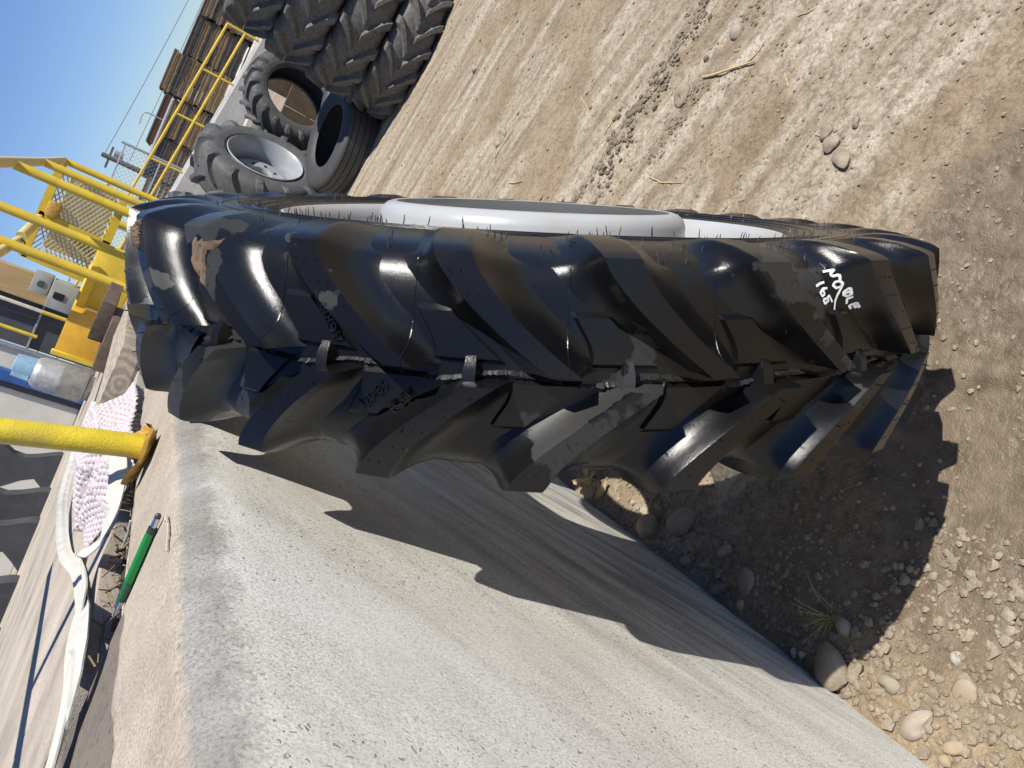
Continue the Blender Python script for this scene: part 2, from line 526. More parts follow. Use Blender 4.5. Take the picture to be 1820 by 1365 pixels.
M['farconc'] = mat_concrete('far_concrete', (0.34, 0.335, 0.315), False, (0.3, 0.3, 1.5), (0.28, 0.275, 0.26))
M['palecon'] = mat_concrete('pale_concrete', (0.5, 0.455, 0.385), False, (0.3, 0.3, 1), (0.44, 0.4, 0.34))
M['old1'] = mat_rubber_old('weathered_rubber', (0.068, 0.066, 0.062), (0.21, 0.195, 0.165), 0.7)
M['old2'] = mat_rubber_old('grey_rubber', (0.055, 0.057, 0.058), (0.16, 0.155, 0.142), 0.5)
M['old3'] = mat_rubber_old('dark_road_rubber', (0.035, 0.036, 0.038), (0.11, 0.105, 0.095), 0.35, 0.6)
M['old4'] = mat_rubber_old('slate_rubber', (0.045, 0.047, 0.052), (0.08, 0.08, 0.082), 0.4)
M['yellow'] = simple('yellow_paint', (0.60, 0.42, 0.03), 0.42, 0, 0.16, 9, 0.001, (0.42, 0.33, 0.12), 0.5)
M['yellowdusty'] = simple('dusty_yellow_paint', (0.58, 0.46, 0.17), 0.6, 0, 0.2, 9, 0.001, (0.5, 0.44, 0.3), 0.7)
M['yellowchip'] = simple('chipped_yellow_paint', (0.50, 0.29, 0.05), 0.6, 0, 0.4, 60, 0.006, (0.22, 0.13, 0.06), 0.9)
M['bollard'] = simple('thick_yellow_paint', (0.60, 0.46, 0.025), 0.4, 0, 0.2, 26, 0.004, (0.40, 0.31, 0.10), 0.7)
M['amber'] = simple('amber_plastic', (0.66, 0.36, 0.03), 0.45, 0, 0.12, 12, 0.0005)
M['steel'] = simple('galvanised_steel', (0.36, 0.37, 0.38), 0.45, 0.55, 0.2, 20, 0.0008, (0.25, 0.25, 0.25), 0.3)
M['rust'] = simple('rusty_steel', (0.09, 0.055, 0.035), 0.8, 0.2, 0.4, 60, 0.002)
M['rim'] = simple('pale_silver_paint', (0.355, 0.362, 0.358), 0.3, 0.0, 0.06, 9, 0.0003, (0.36, 0.30, 0.22), 0.45)
M['silver'] = simple('silver_wheel_paint', (0.31, 0.325, 0.35), 0.4, 0.15, 0.1, 12, 0.0005, (0.4, 0.38, 0.35), 0.4)
M['black'] = simple('black_void', (0.006, 0.006, 0.006), 0.9)
M['boxgrey'] = simple('grey_enamel', (0.30, 0.31, 0.30), 0.55, 0.1, 0.15, 10, 0.0005, (0.22, 0.2, 0.17), 0.4)
M['cyl'] = simple('scuffed_silver_cylinder', (0.42, 0.42, 0.405), 0.45, 0.35, 0.3, 16, 0.004, (0.27, 0.25, 0.22), 0.6)
M['collar'] = simple('light_blue_paint', (0.22, 0.36, 0.5), 0.5, 0, 0.15, 14, 0.001)
M['blue'] = simple('blue_paint', (0.03, 0.09, 0.30), 0.5, 0, 0.2, 10, 0.001)
M['bluetarp'] = simple('navy_plastic', (0.02, 0.035, 0.085), 0.4, 0, 0.3, 18, 0.003)
M['white'] = simple('off_white_paint', (0.58, 0.56, 0.49), 0.6, 0, 0.1, 6, 0.001, (0.55, 0.5, 0.4), 0.5)
M['charcoal'] = simple('charcoal_panel', (0.060, 0.062, 0.066), 0.55, 0, 0.2, 8, 0.001, (0.1, 0.1, 0.1), 0.4)
M['cream'] = simple('cream_trim', (0.62, 0.57, 0.46), 0.6)
M['strap'] = simple('white_webbing', (0.50, 0.485, 0.43), 0.85, 0, 0.14, 30, 0.002, (0.3, 0.28, 0.24), 0.5)
M['green'] = simple('green_plastic', (0.008, 0.17, 0.035), 0.28, 0, 0.08, 30, 0.0002)
M['greendark'] = simple('dark_green_grip', (0.012, 0.075, 0.03), 0.5, 0, 0.2, 200, 0.0006, (0.03, 0.2, 0.08), 0.7)
M['pendark'] = simple('dark_grey_plastic', (0.035, 0.037, 0.042), 0.4)
M['chrome'] = simple('chrome_tip', (0.72, 0.72, 0.72), 0.22, 1.0, 0.05)
M['paint_white'] = simple('white_paint_marker', (0.85, 0.88, 0.86), 0.5, 0, 0.03)
M['oak'] = mat_wood('weathered_pale_wood', (0.36, 0.30, 0.225), (0.48, 0.41, 0.315), (30, 4, 30), True)
M['tie'] = mat_wood('dark_brown_timber', (0.07, 0.05, 0.036), (0.135, 0.1, 0.075), (14, 4, 14))
M['tan'] = mat_wood('tan_timber', (0.36, 0.24, 0.11), (0.48, 0.34, 0.17), (20, 20, 3))
M['cardboard'] = simple('brown_board', (0.085, 0.06, 0.036), 0.85, 0, 0.3, 12)
M['pal1'] = mat_wood('grey_brown_pallet_wood', (0.13, 0.095, 0.062), (0.25, 0.19, 0.13), (3, 9, 9))
M['pal2'] = mat_wood('amber_pallet_wood', (0.16, 0.11, 0.06), (0.27, 0.195, 0.115), (3, 9, 9))
M['pal3'] = mat_wood('dark_pallet_wood', (0.045, 0.042, 0.042), (0.11, 0.1, 0.092), (3, 9, 9))
M['straw'] = mat_wood('dry_straw', (0.42, 0.31, 0.15), (0.62, 0.49, 0.27), (40, 40, 40))
M['twig'] = mat_wood('bleached_twig', (0.36, 0.31, 0.25), (0.55, 0.49, 0.41), (30, 30, 30))
M['husk'] = mat_wood('dry_leaf', (0.36, 0.27, 0.16), (0.52, 0.42, 0.28), (60, 12, 60))
M['grass'] = simple('dry_grass', (0.30, 0.26, 0.12), 0.8, 0, 0.3, 40)
M['brick'] = simple('red_brown_wall', (0.24, 0.115, 0.075), 0.85, 0, 0.15, 0.6)
M['roof'] = simple('slate_box', (0.035, 0.04, 0.055), 0.6, 0, 0.2, 0.8)
M['wire'] = simple('cable', (0.05, 0.05, 0.055), 0.6)
M['pole'] = mat_wood('utility_pole_wood', (0.09, 0.075, 0.06), (0.17, 0.15, 0.13), (9, 9, 1))

# translucent films
def mat_film(name, col, alpha, rough=0.3):
    m, nt, b = new_mat(name)
    n = noise(nt, coords(nt), 60, 4)
    a = ramp(nt, n, [(0.3, alpha * 0.75), (0.7, min(1, alpha * 1.15))])
    setb(nt, b, color=col, rough=rough, alpha=a, spec=0.6)
    return m
M['bubble'] = mat_film('pink_bubble_film', (0.56, 0.485, 0.485), 0.95, 0.45)
M['plastic'] = mat_film('grey_plastic_film', (0.42, 0.40, 0.37), 0.75, 0.4)
# ================================================================ GROUND
def graded(lo, hi, fine_lo, fine_hi, step, growth=1.16):
    mid = list(np.arange(fine_lo, fine_hi + 1e-9, step))
    up = []; s = step; x = mid[-1]
    while x < hi:
        s *= growth; x += s; up.append(min(x, hi))
    dn = []; s = step; x = mid[0]
    while x > lo:
        s *= growth; x -= s; dn.append(max(x, lo))
    return np.array(dn[::-1] + mid + up)

DIRX, DIRY = 0.93, -0.36         # direction of the scrape marks
RIDGES = [(0.926, 2.64, 0.024, 0.06), (1.25, 2.25, 0.010, 0.025)]
def ground_h(X, Y):
    h = (fbm(X * 3, Y * 3, 3, 4) - 0.5) * 0.022
    h += (fbm(X * 22, Y * 22, 9, 4, 0.65) - 0.5) * 0.012
    h += np.abs(fbm(X * 50, Y * 50, 21, 3, 0.6) - 0.5) * -0.009
    wall = sstep(0.34, 0.0, X) * sstep(-1, 0.2, Y)
    h += wall * (0.028 + 0.02 * fbm(X * 9, Y * 9, 5, 3))
    # distance across the scrape direction
    for x0, y0, amp, w in RIDGES:
        d = (X - x0) * (-DIRY) + (Y - y0) * DIRX
        along = (X - x0) * DIRX + (Y - y0) * DIRY
        m = np.exp(-(d / w) ** 2) * sstep(-0.4, 0.1, along) * sstep(2.2, 0.9, along) * (0.3 + 1.3 * fbm(X * 11, Y * 11, 31, 3))
        h += amp * m
    # smooth bare streak beside the wheel
    d = (X - 0.92) * 0.36 + (Y - 1.79) * 0.93
    al = (X - 0.92) * 0.93 - (Y - 1.79) * 0.36
    flat = np.exp(-(d / 0.055) ** 4) * sstep(-0.5, -0.1, al) * sstep(0.55, 0.3, al)
    h = h * (1 - 0.85 * flat) - 0.008 * flat
    far = sstep(4.0, 14.0, np.hypot(X, Y))
    return h * (1 - far), flat
gx = graded(-420, 520, -0.04, 1.95, 0.0085, 1.15)
gy = graded(-300, 1400, 0.42, 3.0, 0.0095, 1.13)
GX, GY = np.meshgrid(gx, gy, indexing='ij')
GZ, FLAT = ground_h(GX, GY)
# mud round the foot of the tyre, damp towards the right corner
wet = sstep(0.62, 0.44, fbm(GX * 3.2, GY * 3.2, 41, 4) + 0.55 * np.hypot((GX - 0.66) / 0.66, (GY - 0.80) / 0.52) - 0.36)
wet *= sstep(0.10, 0.3, GX + 0.1 * fbm(GX * 6, GY * 6, 77, 3))
pud = sstep(0.2, 0.12, np.hypot((GX - 0.5 + 0.45 * (GY - 0.84)) / 1.0, (GY - 0.82) / 1.2) + 0.09 * (fbm(GX * 9, GY * 9, 55, 3) - 0.5))
GZ = GZ * (1 - 0.8 * pud) - 0.010 * pud
GZ = np.where(np.hypot(GX, GY) < 6, GZ + wet * (1 - pud) * (np.abs(fbm(GX * 35, GY * 35, 61, 3) - 0.5) * -0.022 + 0.004), GZ)
hard = np.clip(sstep(0.46, 0.56, fbm(GX * 1.3 + GY * 0.4, GY * 2.2, 71, 4) + 0.06 * (GY - 2.2)) + FLAT, 0, 1) * (1 - wet)
def ground_z(x, y):
    i = int(np.clip(np.searchsorted(gx, x) - 1, 0, len(gx) - 2)); j = int(np.clip(np.searchsorted(gy, y) - 1, 0, len(gy) - 2))
    fx = (x - gx[i]) / (gx[i + 1] - gx[i]); fy = (y - gy[j]) / (gy[j + 1] - gy[j])
    return float((GZ[i, j] * (1 - fx) + GZ[i + 1, j] * fx) * (1 - fy) + (GZ[i, j + 1] * (1 - fx) + GZ[i + 1, j + 1] * fx) * fy)
na, nb = len(gx), len(gy)
gverts = np.stack([GX, GY, GZ], -1).reshape(-1, 3)
idx = np.arange(na * nb).reshape(na, nb)
quads = np.stack([idx[:-1, :-1], idx[1:, :-1], idx[1:, 1:], idx[:-1, 1:]], -1).reshape(-1, 4)
gme = bpy.data.meshes.new('ground')
gme.vertices.add(len(gverts)); gme.vertices.foreach_set('co', gverts.ravel())
gme.loops.add(quads.size); gme.loops.foreach_set('vertex_index', quads.ravel())
gme.polygons.add(len(quads)); gme.polygons.foreach_set('loop_start', np.arange(0, quads.size, 4)); gme.polygons.foreach_set('loop_total', np.full(len(quads), 4))
gme.polygons.foreach_set('use_smooth', np.ones(len(quads), bool))
gme.update(calc_edges=True)
for nm, arr in (('wet', np.clip(wet, 0, 1)), ('hard', hard)):
    at = gme.attributes.new(nm, 'FLOAT', 'POINT'); at.data.foreach_set('value', arr.ravel().astype(np.float32))
gme.materials.append(M['dirt'])
ground = place('ground', gme); tag(ground, 'dry tan dirt yard with scrape marks and a muddy corner', None, None, 'structure')

# ================================================================ LOADING DOCK WALL
DH = 1.186
def wall_profile():
    P = [(0.0, z) for z in np.linspace(-0.25, 1.135, 40)]
    P += [(-0.002, 1.150), (-0.005, 1.157), (-0.009, 1.164), (-0.014, 1.171), (-0.019, 1.177), (-0.025, 1.182), (-0.032, 1.185)]
    P += [(x, 1.186) for x in np.linspace(-0.04, -0.205, 16)]
    P += [(-0.215, 1.175), (-0.216, 1.10), (-0.216, 0.5)]
    return np.array(P)
wp = wall_profile()
ys = np.concatenate([np.arange(-2.5, 0.3, 0.1), np.arange(0.3, 2.6, 0.011), np.arange(2.6, 5, 0.05), np.arange(5, 12.01, 0.35)])
PX = np.repeat(wp[:, 0][:, None], len(ys), 1); PZ = np.repeat(wp[:, 1][:, None], len(ys), 1); PY = np.repeat(ys[None, :], len(wp), 0)
edge_w = np.exp(-((PZ - 1.17) / 0.035) ** 2) * np.exp(-((PX + 0.02) / 0.05) ** 2)
bru = fbm(PY * 9, PZ * 9 + PX * 9, 5, 4) - 0.5
chip = np.clip(fbm(PY * 26, PX * 26 + PZ * 26, 15, 3) - 0.55, 0, 1)
rough_n = (fbm(PY * 45, PZ * 45 + PX * 45, 8, 3) - 0.5) * 0.002
PX = PX - edge_w * (0.008 * bru + 0.05 * chip * 0.35) + np.where(PZ < 1.16, rough_n, 0)
PZ = PZ - edge_w * (0.008 * bru + 0.05 * chip * 0.35) + np.where(PZ > 1.17, rough_n, 0)
back = (wp[:, 0] < -0.195)[:, None] & (PZ > 1.05)
PX = PX + np.where(back, (fbm(PY * 14, PY * 0, 19, 4) - 0.5) * 0.035, 0)
wm = MB()
wm.grid(np.stack([PX, PY, PZ], -1), 0, True)
ncol = len(ys) - 1
kinds = []
for i in range(len(wp) - 1):
    zc = (wp[i, 1] + wp[i + 1, 1]) / 2; xc = (wp[i, 0] + wp[i + 1, 0]) / 2
    k = 0 if zc < 1.148 and xc > -0.1 else (1 if xc > -0.026 else 2)
    kinds += [k] * ncol
wm.mi = kinds
for yy, s in ((ys[0], 1), (ys[-1], -1)):
    o = len(wm.v)
    wm.v += [(0, yy, -0.25), (0, yy, 1.135), (-0.05, yy, 1.186), (-0.216, yy, 1.186), (-0.216, yy, -0.25)]
    f = (o, o + 1, o + 2, o + 3, o + 4); wm.f.append(f if s > 0 else f[::-1]); wm.mi.append(0)
dock = thing('dock_wall', (0, 1.2, 0), 'pitted concrete loading dock wall with worn pale edge beside the tractor tyre', 'wall')
wm.mi = [0] * len(wm.f)
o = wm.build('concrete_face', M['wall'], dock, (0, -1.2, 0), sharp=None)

# dock floor behind the kerb
fl = MB()
def slab(mb, x0, x1, y0, y1, z0, z1, mi=0):
    mb.box(((x0 + x1) / 2, (y0 + y1) / 2, (z0 + z1) / 2), (x1 - x0, y1 - y0, z1 - z0), None, mi)
dfloor = tag(thing('dock_floor', (-2, 4, 1.18), 'dusty tan dock floor slabs behind the concrete kerb', None), None, None, None, 'structure')
del dfloor['label']
dfloor['label'] = 'dusty tan dock floor slabs behind the concrete kerb'
def fpart(name, x0, x1, y0, y1, z0, z1, mat):
    me = withmat(bevel_box((x1 - x0, y1 - y0, z1 - z0), 0.006, 2), mat)
    return place(name, me, dfloor, ((x0 + x1) / 2 + 2, (y0 + y1) / 2 - 4, (z0 + z1) / 2 - 1.18))
fpart('floor_slab', -2.125, -0.37, 1.15, 1.55, 1.0, 1.186, M['floor'])
fpart('floor_slab', -2.125, -0.30, 1.556, 12.0, 1.0, 1.186, M['floor'])
fpart('floor_slab', -2.125, -0.47, -3.0, 1.144, 1.0, 1.184, M['floor'])
fpart('floor_slab', -9.0, -2.137, -3.0, 5.4, 1.0, 1.188, M['floor'])
fpart('floor_slab', -9.0, -2.137, 5.41, 12.0, 1.0, 1.187, M['floor'])
fpart('floor_strip', -0.464, -0.222, -3.0, 1.10, 0.95, 1.176, M['brownfloor'])
fpart('gap_bottom', -0.46, -0.217, 1.11, 12.0, 0.85, 1.150, M['gap_shade'])

# ================================================================ TRACTOR TYRE BUILDER
KO = 0.905
R0, RIM0, W0 = 0.705, 0.445, 0.16 * KO
PROF0 = [(_o * KO, _r) for _o, _r in [(0.0, .667), (.03, .6665), (.06, .664), (.09, .6595), (.113, .653), (.128, .644), (.141, .630), (.151, .609), (.157, .58),
         (.1595, .552), (.1595, .527), (.157, .505), (.153, .489), (.1535, .4835), (.149, .474), (.142, .4625), (.134, .454), (.124, .446), (.11, .444)]]
class TyreSpec:
    def __init__(s, R=R0, rim=RIM0, W=W0, n=24, seg=240, toplo=.034, tophi=.042, detail=True, sweep=10.5):
        s.R, s.rim, s.W, s.n, s.seg, s.toplo, s.tophi, s.detail, s.sweep = R, rim, W, n, seg, toplo, tophi, detail, sweep
        s.pitch = 360.0 / n
    def mp(s, o, r):
        return o * s.W / W0, s.rim + (r - RIM0) * (s.R - s.rim) / (R0 - RIM0)

def carcass_mesh(sp, mat):
    prof = PROF0
    if sp.detail:      # refine the curve
        pts = np.array(prof); t = np.arange(len(pts)); tt = np.linspace(0, len(pts) - 1, 64)
        prof = list(zip(np.interp(tt, t, pts[:, 0]), np.interp(tt, t, pts[:, 1])))
        k = np.array(prof)
        for _ in range(2):
            k[1:-1] = 0.25 * k[:-2] + 0.5 * k[1:-1] + 0.25 * k[2:]
        prof = [tuple(p) for p in k]
    right = [sp.mp(o, r) for o, r in prof]
    left = [(-o, r) for o, r in right[:0:-1]]
    outer = left + right
    inner = [sp.mp(o_ * KO, r_) for o_, r_ in ((.1, .455), (.125, .5), (.135, .56), (.115, .615), (.06, .64), (0, .643))]
    inner = inner + [(-o, r) for o, r in inner[-2::-1]]
    mb = MB()
    mb.lathe([(o, r) for o, r in outer + inner], sp.seg, 'x', True)
    return mb.mesh('carcass', mat, True, 50)

def lug_mesh(sp, side, mat, nubs=True):
    """one tread bar: nose at the centre line (angle 0), swept up and out to the shoulder"""
    nst = 12 if sp.detail else 6
    st = []
    o0 = 0.004 if side > 0 else 0.010
    for q in np.linspace(0, 1, nst):
        ot = o0 + 0.001 + (0.148 * KO - o0 - 0.001) * q
        ob = o0 + (0.127 * KO - o0) * q ** 0.95
        rt = 0.705 - 0.8 * ot * ot
        rb = np.interp(ob, [p[0] for p in PROF0[:9]], [p[1] for p in PROF0[:9]]) - 0.004
        dth = sp.sweep * (1 - (1 - q) ** 1.35)
        w = sp.toplo + (sp.tophi - sp.toplo) * q
        st.append((ot, rt, ob, rb, dth, w, 0.5 + 0.5 * min(1, q / .4), 0.22 + 0.78 * min(1, q / .55) ** 1.3))
    s = sp.sweep
    st += [(oa * KO, ra, ob_ * KO, rb_, s + ds_, sp.tophi * wf, 1.0, 1.0) for oa, ra, ob_, rb_, ds_, wf in ((.1522, .6845, .1315, .634, .15, 1.0), (.1555, .677, .136, .622, .35, 1.0), (.1625, .652, .146, .602, .8, .98),
           (.1665, .622, .153, .58, 1.2, .93), (.1665, .596, .157, .558, 1.5, .85), (.1605, .566, .158, .545, 1.7, .7))]
    k = sp.R / R0
    if sp.detail:
        sec = [(-1, -.075, 0.0), (-1, -.062, .025), (-1, -.049, .075), (-1, -.037, .16), (-1, -.026, .3), (-1, -.016, .5), (-1, -.008, .73), (-1, -.003, .91), (-1, 0.0, 1.0),
               (-1, .004, 1.0), (1, -.004, 1.0), (1, -.0005, 1.0), (1, .0014, .93), (1, .0045, .74), (1, .009, .54), (1, .0155, .37), (1, .0235, .24), (1, .033, .14), (1, .045, .06), (1, .06, 0.0)]
    else:
        sec = [(-1, -.03, 0.0), (-1, -.012, .3), (-1, -.003, .85), (-1, 0.0, 1.0), (1, 0.0, 1.0), (1, .003, .85), (1, .008, .3), (1, .018, 0.0)]
    V = []; Fc = []
    m = len(sec)
    for (ot, rt, ob, rb, dth, w, klo, khi) in st:
        for sgn, ds, v in sec:
            if sp.detail and abs(ds) > .001: ds = ds * (klo if sgn < 0 else khi)
            o = ob + (ot - ob) * v; r = rb + (rt - rb) * v
            oo, rr = sp.mp(o, r)
            if sp.detail and v > 0.98: oo += 0
            th = math.radians(dth) + (sgn * w / 2 + ds) * k / rr
            V.append((side * oo, rr * math.sin(th), rr * math.cos(th)))
    ns = len(st)
    for i in range(ns - 1):
        for j in range(m - 1):
            q = (i * m + j, i * m + j + 1, (i + 1) * m + j + 1, (i + 1) * m + j)
            Fc.append(q if side < 0 else q[::-1])
    # nose face, foot runs out a little past the top edge
    for ring, rev in ((0, side < 0), (ns - 1, side > 0)):
        f = tuple(ring * m + j for j in range(m)); Fc.append(f if not rev else f[::-1])
    mb = MB(); mb.add(V, Fc)
    if nubs and sp.detail:
        rr_ = random.Random(3 + side)
        for a in (0.12, 0.3, 0.48, 0.66, 0.84):
            for c in (-0.3, 0.0, 0.3):
                if rr_.random() < 0.12: continue
                x = a * (nst - 1); i = int(x); f = x - i
                A, B_ = st[i], st[i + 1]
                ot = A[0] + (B_[0] - A[0]) * f; rt = A[1] + (B_[1] - A[1]) * f; dth = A[4] + (B_[4] - A[4]) * f; w = A[5] + (B_[5] - A[5]) * f
                oo, rr = sp.mp(ot, rt)
                th0 = math.radians(dth) + c * w / rr
                ln = 0.0012 if rr_.random() < 0.93 else 0.006
                base = []; rad = 0.0013
                for kk in range(5):
                    an = kk * 2 * math.pi / 5
                    o2 = side * oo + rad * math.cos(an); t2 = th0 + rad * math.sin(an) / rr
                    base.append((o2, (rr - .001) * math.sin(t2), (rr - .001) * math.cos(t2)))
                tip = [(side * oo + (p[0] - side * oo) * .55, (rr + ln) * math.sin(th0) + (p[1] - (rr - .001) * math.sin(th0)) * .55, (rr + ln) * math.cos(th0) + (p[2] - (rr - .001) * math.cos(th0)) * .55) for p in base]
                mb.add(base + tip, [(kk, (kk + 1) % 5, 5 + (kk + 1) % 5, 5 + kk) for kk in range(5)] + [(5, 6, 7, 8, 9)])
    return mb.mesh('lug', mat, True, 44)

def tyre_parts(root, sp, mat, centre, th_right, th_left, carc=None, lr=None, ll=None):
    """adds carcass and every tread bar below root; centre = local position of the axle"""
    carc = carc or carcass_mesh(sp, mat)
    lr = lr or lug_mesh(sp, 1, mat); ll = ll or lug_mesh(sp, -1, mat)
    place('carcass', carc, root, centre)
    for i in range(sp.n):
        place('lug', lr, root, centre, (-math.radians(th_right + i * sp.pitch), 0, 0))
        place('lug', ll, root, centre, (-math.radians(th_left + i * sp.pitch), 0, 0))
    return carc, lr, ll

# ================================================================ THE WHEEL IN FRONT
LEAN = 0.4267
CEN = Vector((0.440, 1.373, 0.672))
YAW = -0.016
Amat = Matrix.Rotation(YAW, 4, 'Z') @ Matrix.Rotation(-LEAN, 4, 'Y')
UPV = Amat.to_3x3() @ Vector((0, 0, 1))
base_loc = CEN - UPV * R0
hero = thing('tractor_wheel', base_loc, 'new glossy black tractor tyre with white lettering leaning on the dock wall', 'tyre', None, (0, -LEAN, YAW))
hero.scale = (1.0, 1.008, 1.008)
M['wet'] = mat_rubber_wet(hero)
HC = Vector((0, 0, R0))
hs = TyreSpec(seg=300)
carc, lugR, lugL = tyre_parts(hero, hs, M['wet'], HC, -84.0, -76.5)

# everything of the tyre in axle coordinates, to lay details on the rubber
def bvh_of():
    V = []; Fc = []
    def push(me, ang):
        ca, sa = math.cos(ang), math.sin(ang); o = len(V)
        for v in me.vertices:
            x, y, z = v.co; V.append(Vector((x, y * ca - z * sa, y * sa + z * ca)))
        for p in me.polygons: Fc.append([i + o for i in p.vertices])
    push(carc, 0)
    for i in range(-2, 5):
        for k0, me in ((-84.0, lugR), (-76.5, lugL)):
            push(me, -math.radians(k0 + i * hs.pitch))
    return BVHTree.FromPolygons(V, Fc)
BV = bvh_of()
def surf(th, o, lift=0.0):
    d = Vector((0, math.sin(th), math.cos(th)))
    hit = BV.ray_cast(Vector((o, 0, 0)) + d * 0.9, -d)
    r = 0.66
    if hit[0] is not None: r = hit[0].yz.length
    return Vector((o, 0, 0)) + d * (r + lift)

# raised step of each left bar across the centre line, shallow plateau between bars
def wedge(side):
    mb = MB()
    o0, o1 = (-0.014, 0.030)
    P = []
    for (o, hgt, w0, w1) in ((o0, .685, -.011, .004), (0.004, .681, -.011, .003), (0.016, .673, -.010, .001), (o1, .662, -.014, .0)):
        rb = .66
        for s_, r in ((w0 - .007, rb), (w0, hgt), (w1, hgt), (w1 + .005, rb)):
            t = s_ / r
            P.append((o * side, r * math.sin(t), r * math.cos(t)))
    Fc = []
    for i in range(3):
        for j in range(3):
            q = (i * 4 + j, i * 4 + j + 1, (i + 1) * 4 + j + 1, (i + 1) * 4 + j); Fc.append(q[::-1] if side > 0 else q)
    Fc.append((0, 1, 2, 3) if side > 0 else (3, 2, 1, 0))
    mb.add(P, Fc)
    return mb.mesh('lug_step', M['wet'], True, 30)
wstep = wedge(1)
def plateau(side):
    mb = MB()
    rows = []
    oo = np.linspace(0.006, 0.072, 10)
    for e, (do, lift) in enumerate(((-.004, -.002), (0, .0062))):
        pass
    st = lambda o: np.interp(o, [0.0, .02, .034, .072, .08], [12.3, 12.1, 12.4, 14.3, 14.3])
    en = lambda o: hs.sweep * (1 - (1 - o / (.148 * KO)) ** 1.35) + 4.6
    grid = []
    for i, o in enumerate(oo):
        a, b_ = st(o), en(o)
        row = []
        edge_o = 1 if i in (0, len(oo) - 1) else 0
        for j, f in enumerate((0, .0, .06, .3, .6, 1.0)):
            t = math.radians(a + (b_ - a) * f + (0.45 if j == 0 else 0))
            rb = np.interp(o, [p[0] for p in PROF0], [p[1] for p in PROF0])
            lift = -.002 if (j == 0 or edge_o) else .0058
            r = rb + lift
            row.append((side * o, r * math.sin(t), r * math.cos(t)))
        grid.append(row)
    mb.grid(grid, 0, side > 0)
    return mb.mesh('tread_plateau', M['wet'], True, 30)
plR, plL = plateau(1), plateau(-1)
for i in range(hs.n):
    place('lug_step', wstep, hero, HC, (-math.radians(-76.5 + i * 15 + 1.6), 0, 0))
    place('tread_plateau', plR, hero, HC, (-math.radians(-84.0 + i * 15), 0, 0))
    place('tread_plateau', plL, hero, HC, (-math.radians(-76.5 + i * 15), 0, 0))

# ragged mould flash along the centre line
fm = MB(); P = []
nn = 1800
rr_ = np.random.default_rng(5)
jag = rr_.random(nn) * 0.5 + 0.5 * np.repeat(rr_.random(nn // 4), 4)
for i in range(nn + 1):
    k = i % nn
    th = math.radians(-150 + 300.0 * i / nn)
    ph = ((math.degrees(th) + 84) % 15) / 15
    o = -0.005 + 0.006 * math.sin(2 * math.pi * (ph - 0.1)) + 0.0015 * (jag[k] - .5)
    p = surf(th, o, -0.002) if -135 < math.degrees(th) < 5 else Vector((o, .66 * math.sin(th), .66 * math.cos(th)))
    d = Vector((0, math.sin(th), math.cos(th)))
    hgt = 0.004 + 0.006 * jag[k] * (0.3 + vnoise(i * 0.03, 0.5, 3))
    P.append([p - Vector((0.002, 0, 0)), p + d * hgt + Vector((-0.004 * jag[k] - .002, 0, 0)), p + Vector((0.002, 0, 0))])
fm.grid([[tuple(q) for q in row] for row in P], 0, False)
fm.build('mould_flash', M['flash'], hero, HC, smooth=True, sharp=20)

# fine mould parting lines across the bars
for k in range(7):
    th = math.radians(-24.0 - 15 * k - 0.3)
    lm = MB(); lm.tube([surf(th, o_, .0002) for o_ in np.linspace(.006, .126, 60)], .0007, 4, False); lm.build('mould_line', M['wet'], hero, HC)

# rubber vent hairs on the outer sidewall
hm = MB()
rr_ = random.Random(21)
def hair(mb, th, r, o, ln, tilt):
    d = Vector((0, math.sin(th), math.cos(th))); t = Vector((0, math.cos(th), -math.sin(th)))
    p = Vector((o, 0, 0)) + d * r
    ax = (Vector((1, 0, 0)) + d * tilt[0] + t * tilt[1]).normalized()
    mb.tube([p - ax * .002, p + ax * ln * .5, p + ax * ln + d * .0015], .0008, 4, True, 0, [.0009, .0008, .0005])
prR = [p[1] for p in PROF0][4:]; prO = [p[0] for p in PROF0][4:]
for k in range(250):
    th = rr_.uniform(-math.pi, math.pi)
    if rr_.random() < 0.5: th = -abs(th) * 0.9
    ring = rr_.choice((.475, .50, .53, .56, .585, .6, .612, .622, .63))
    r = ring + rr_.gauss(0, .003)
    o = float(np.interp(-r, [-x for x in prR], prO))
    hair(hm, th, r, o, rr_.uniform(.007, .016), (rr_.uniform(-.3, .15), rr_.uniform(-.3, .3)))
    if rr_.random() < .4: hair(hm, th + .012, r, o, rr_.uniform(.006, .013), (rr_.uniform(-.3, .2), rr_.uniform(-.3, .3)))
ho = hm.build('vent_hairs', M['pendark'], hero, HC, smooth=False); tag(ho, None, None, None, 'stuff')

# fine concentric ribs and block lettering on the sidewall
for r in (.486, .505, .53, .556):
    sm = MB()
    o = float(np.interp(-r, [-x for x in prR], prO))
    sm.lathe([(o - .001, r - .003), (o + .0018, r - .001), (o + .0018, r + .001), (o - .001, r + .003)], 180, 'x')
    sm.build('sidewall_rib', M['wet'], hero, HC)

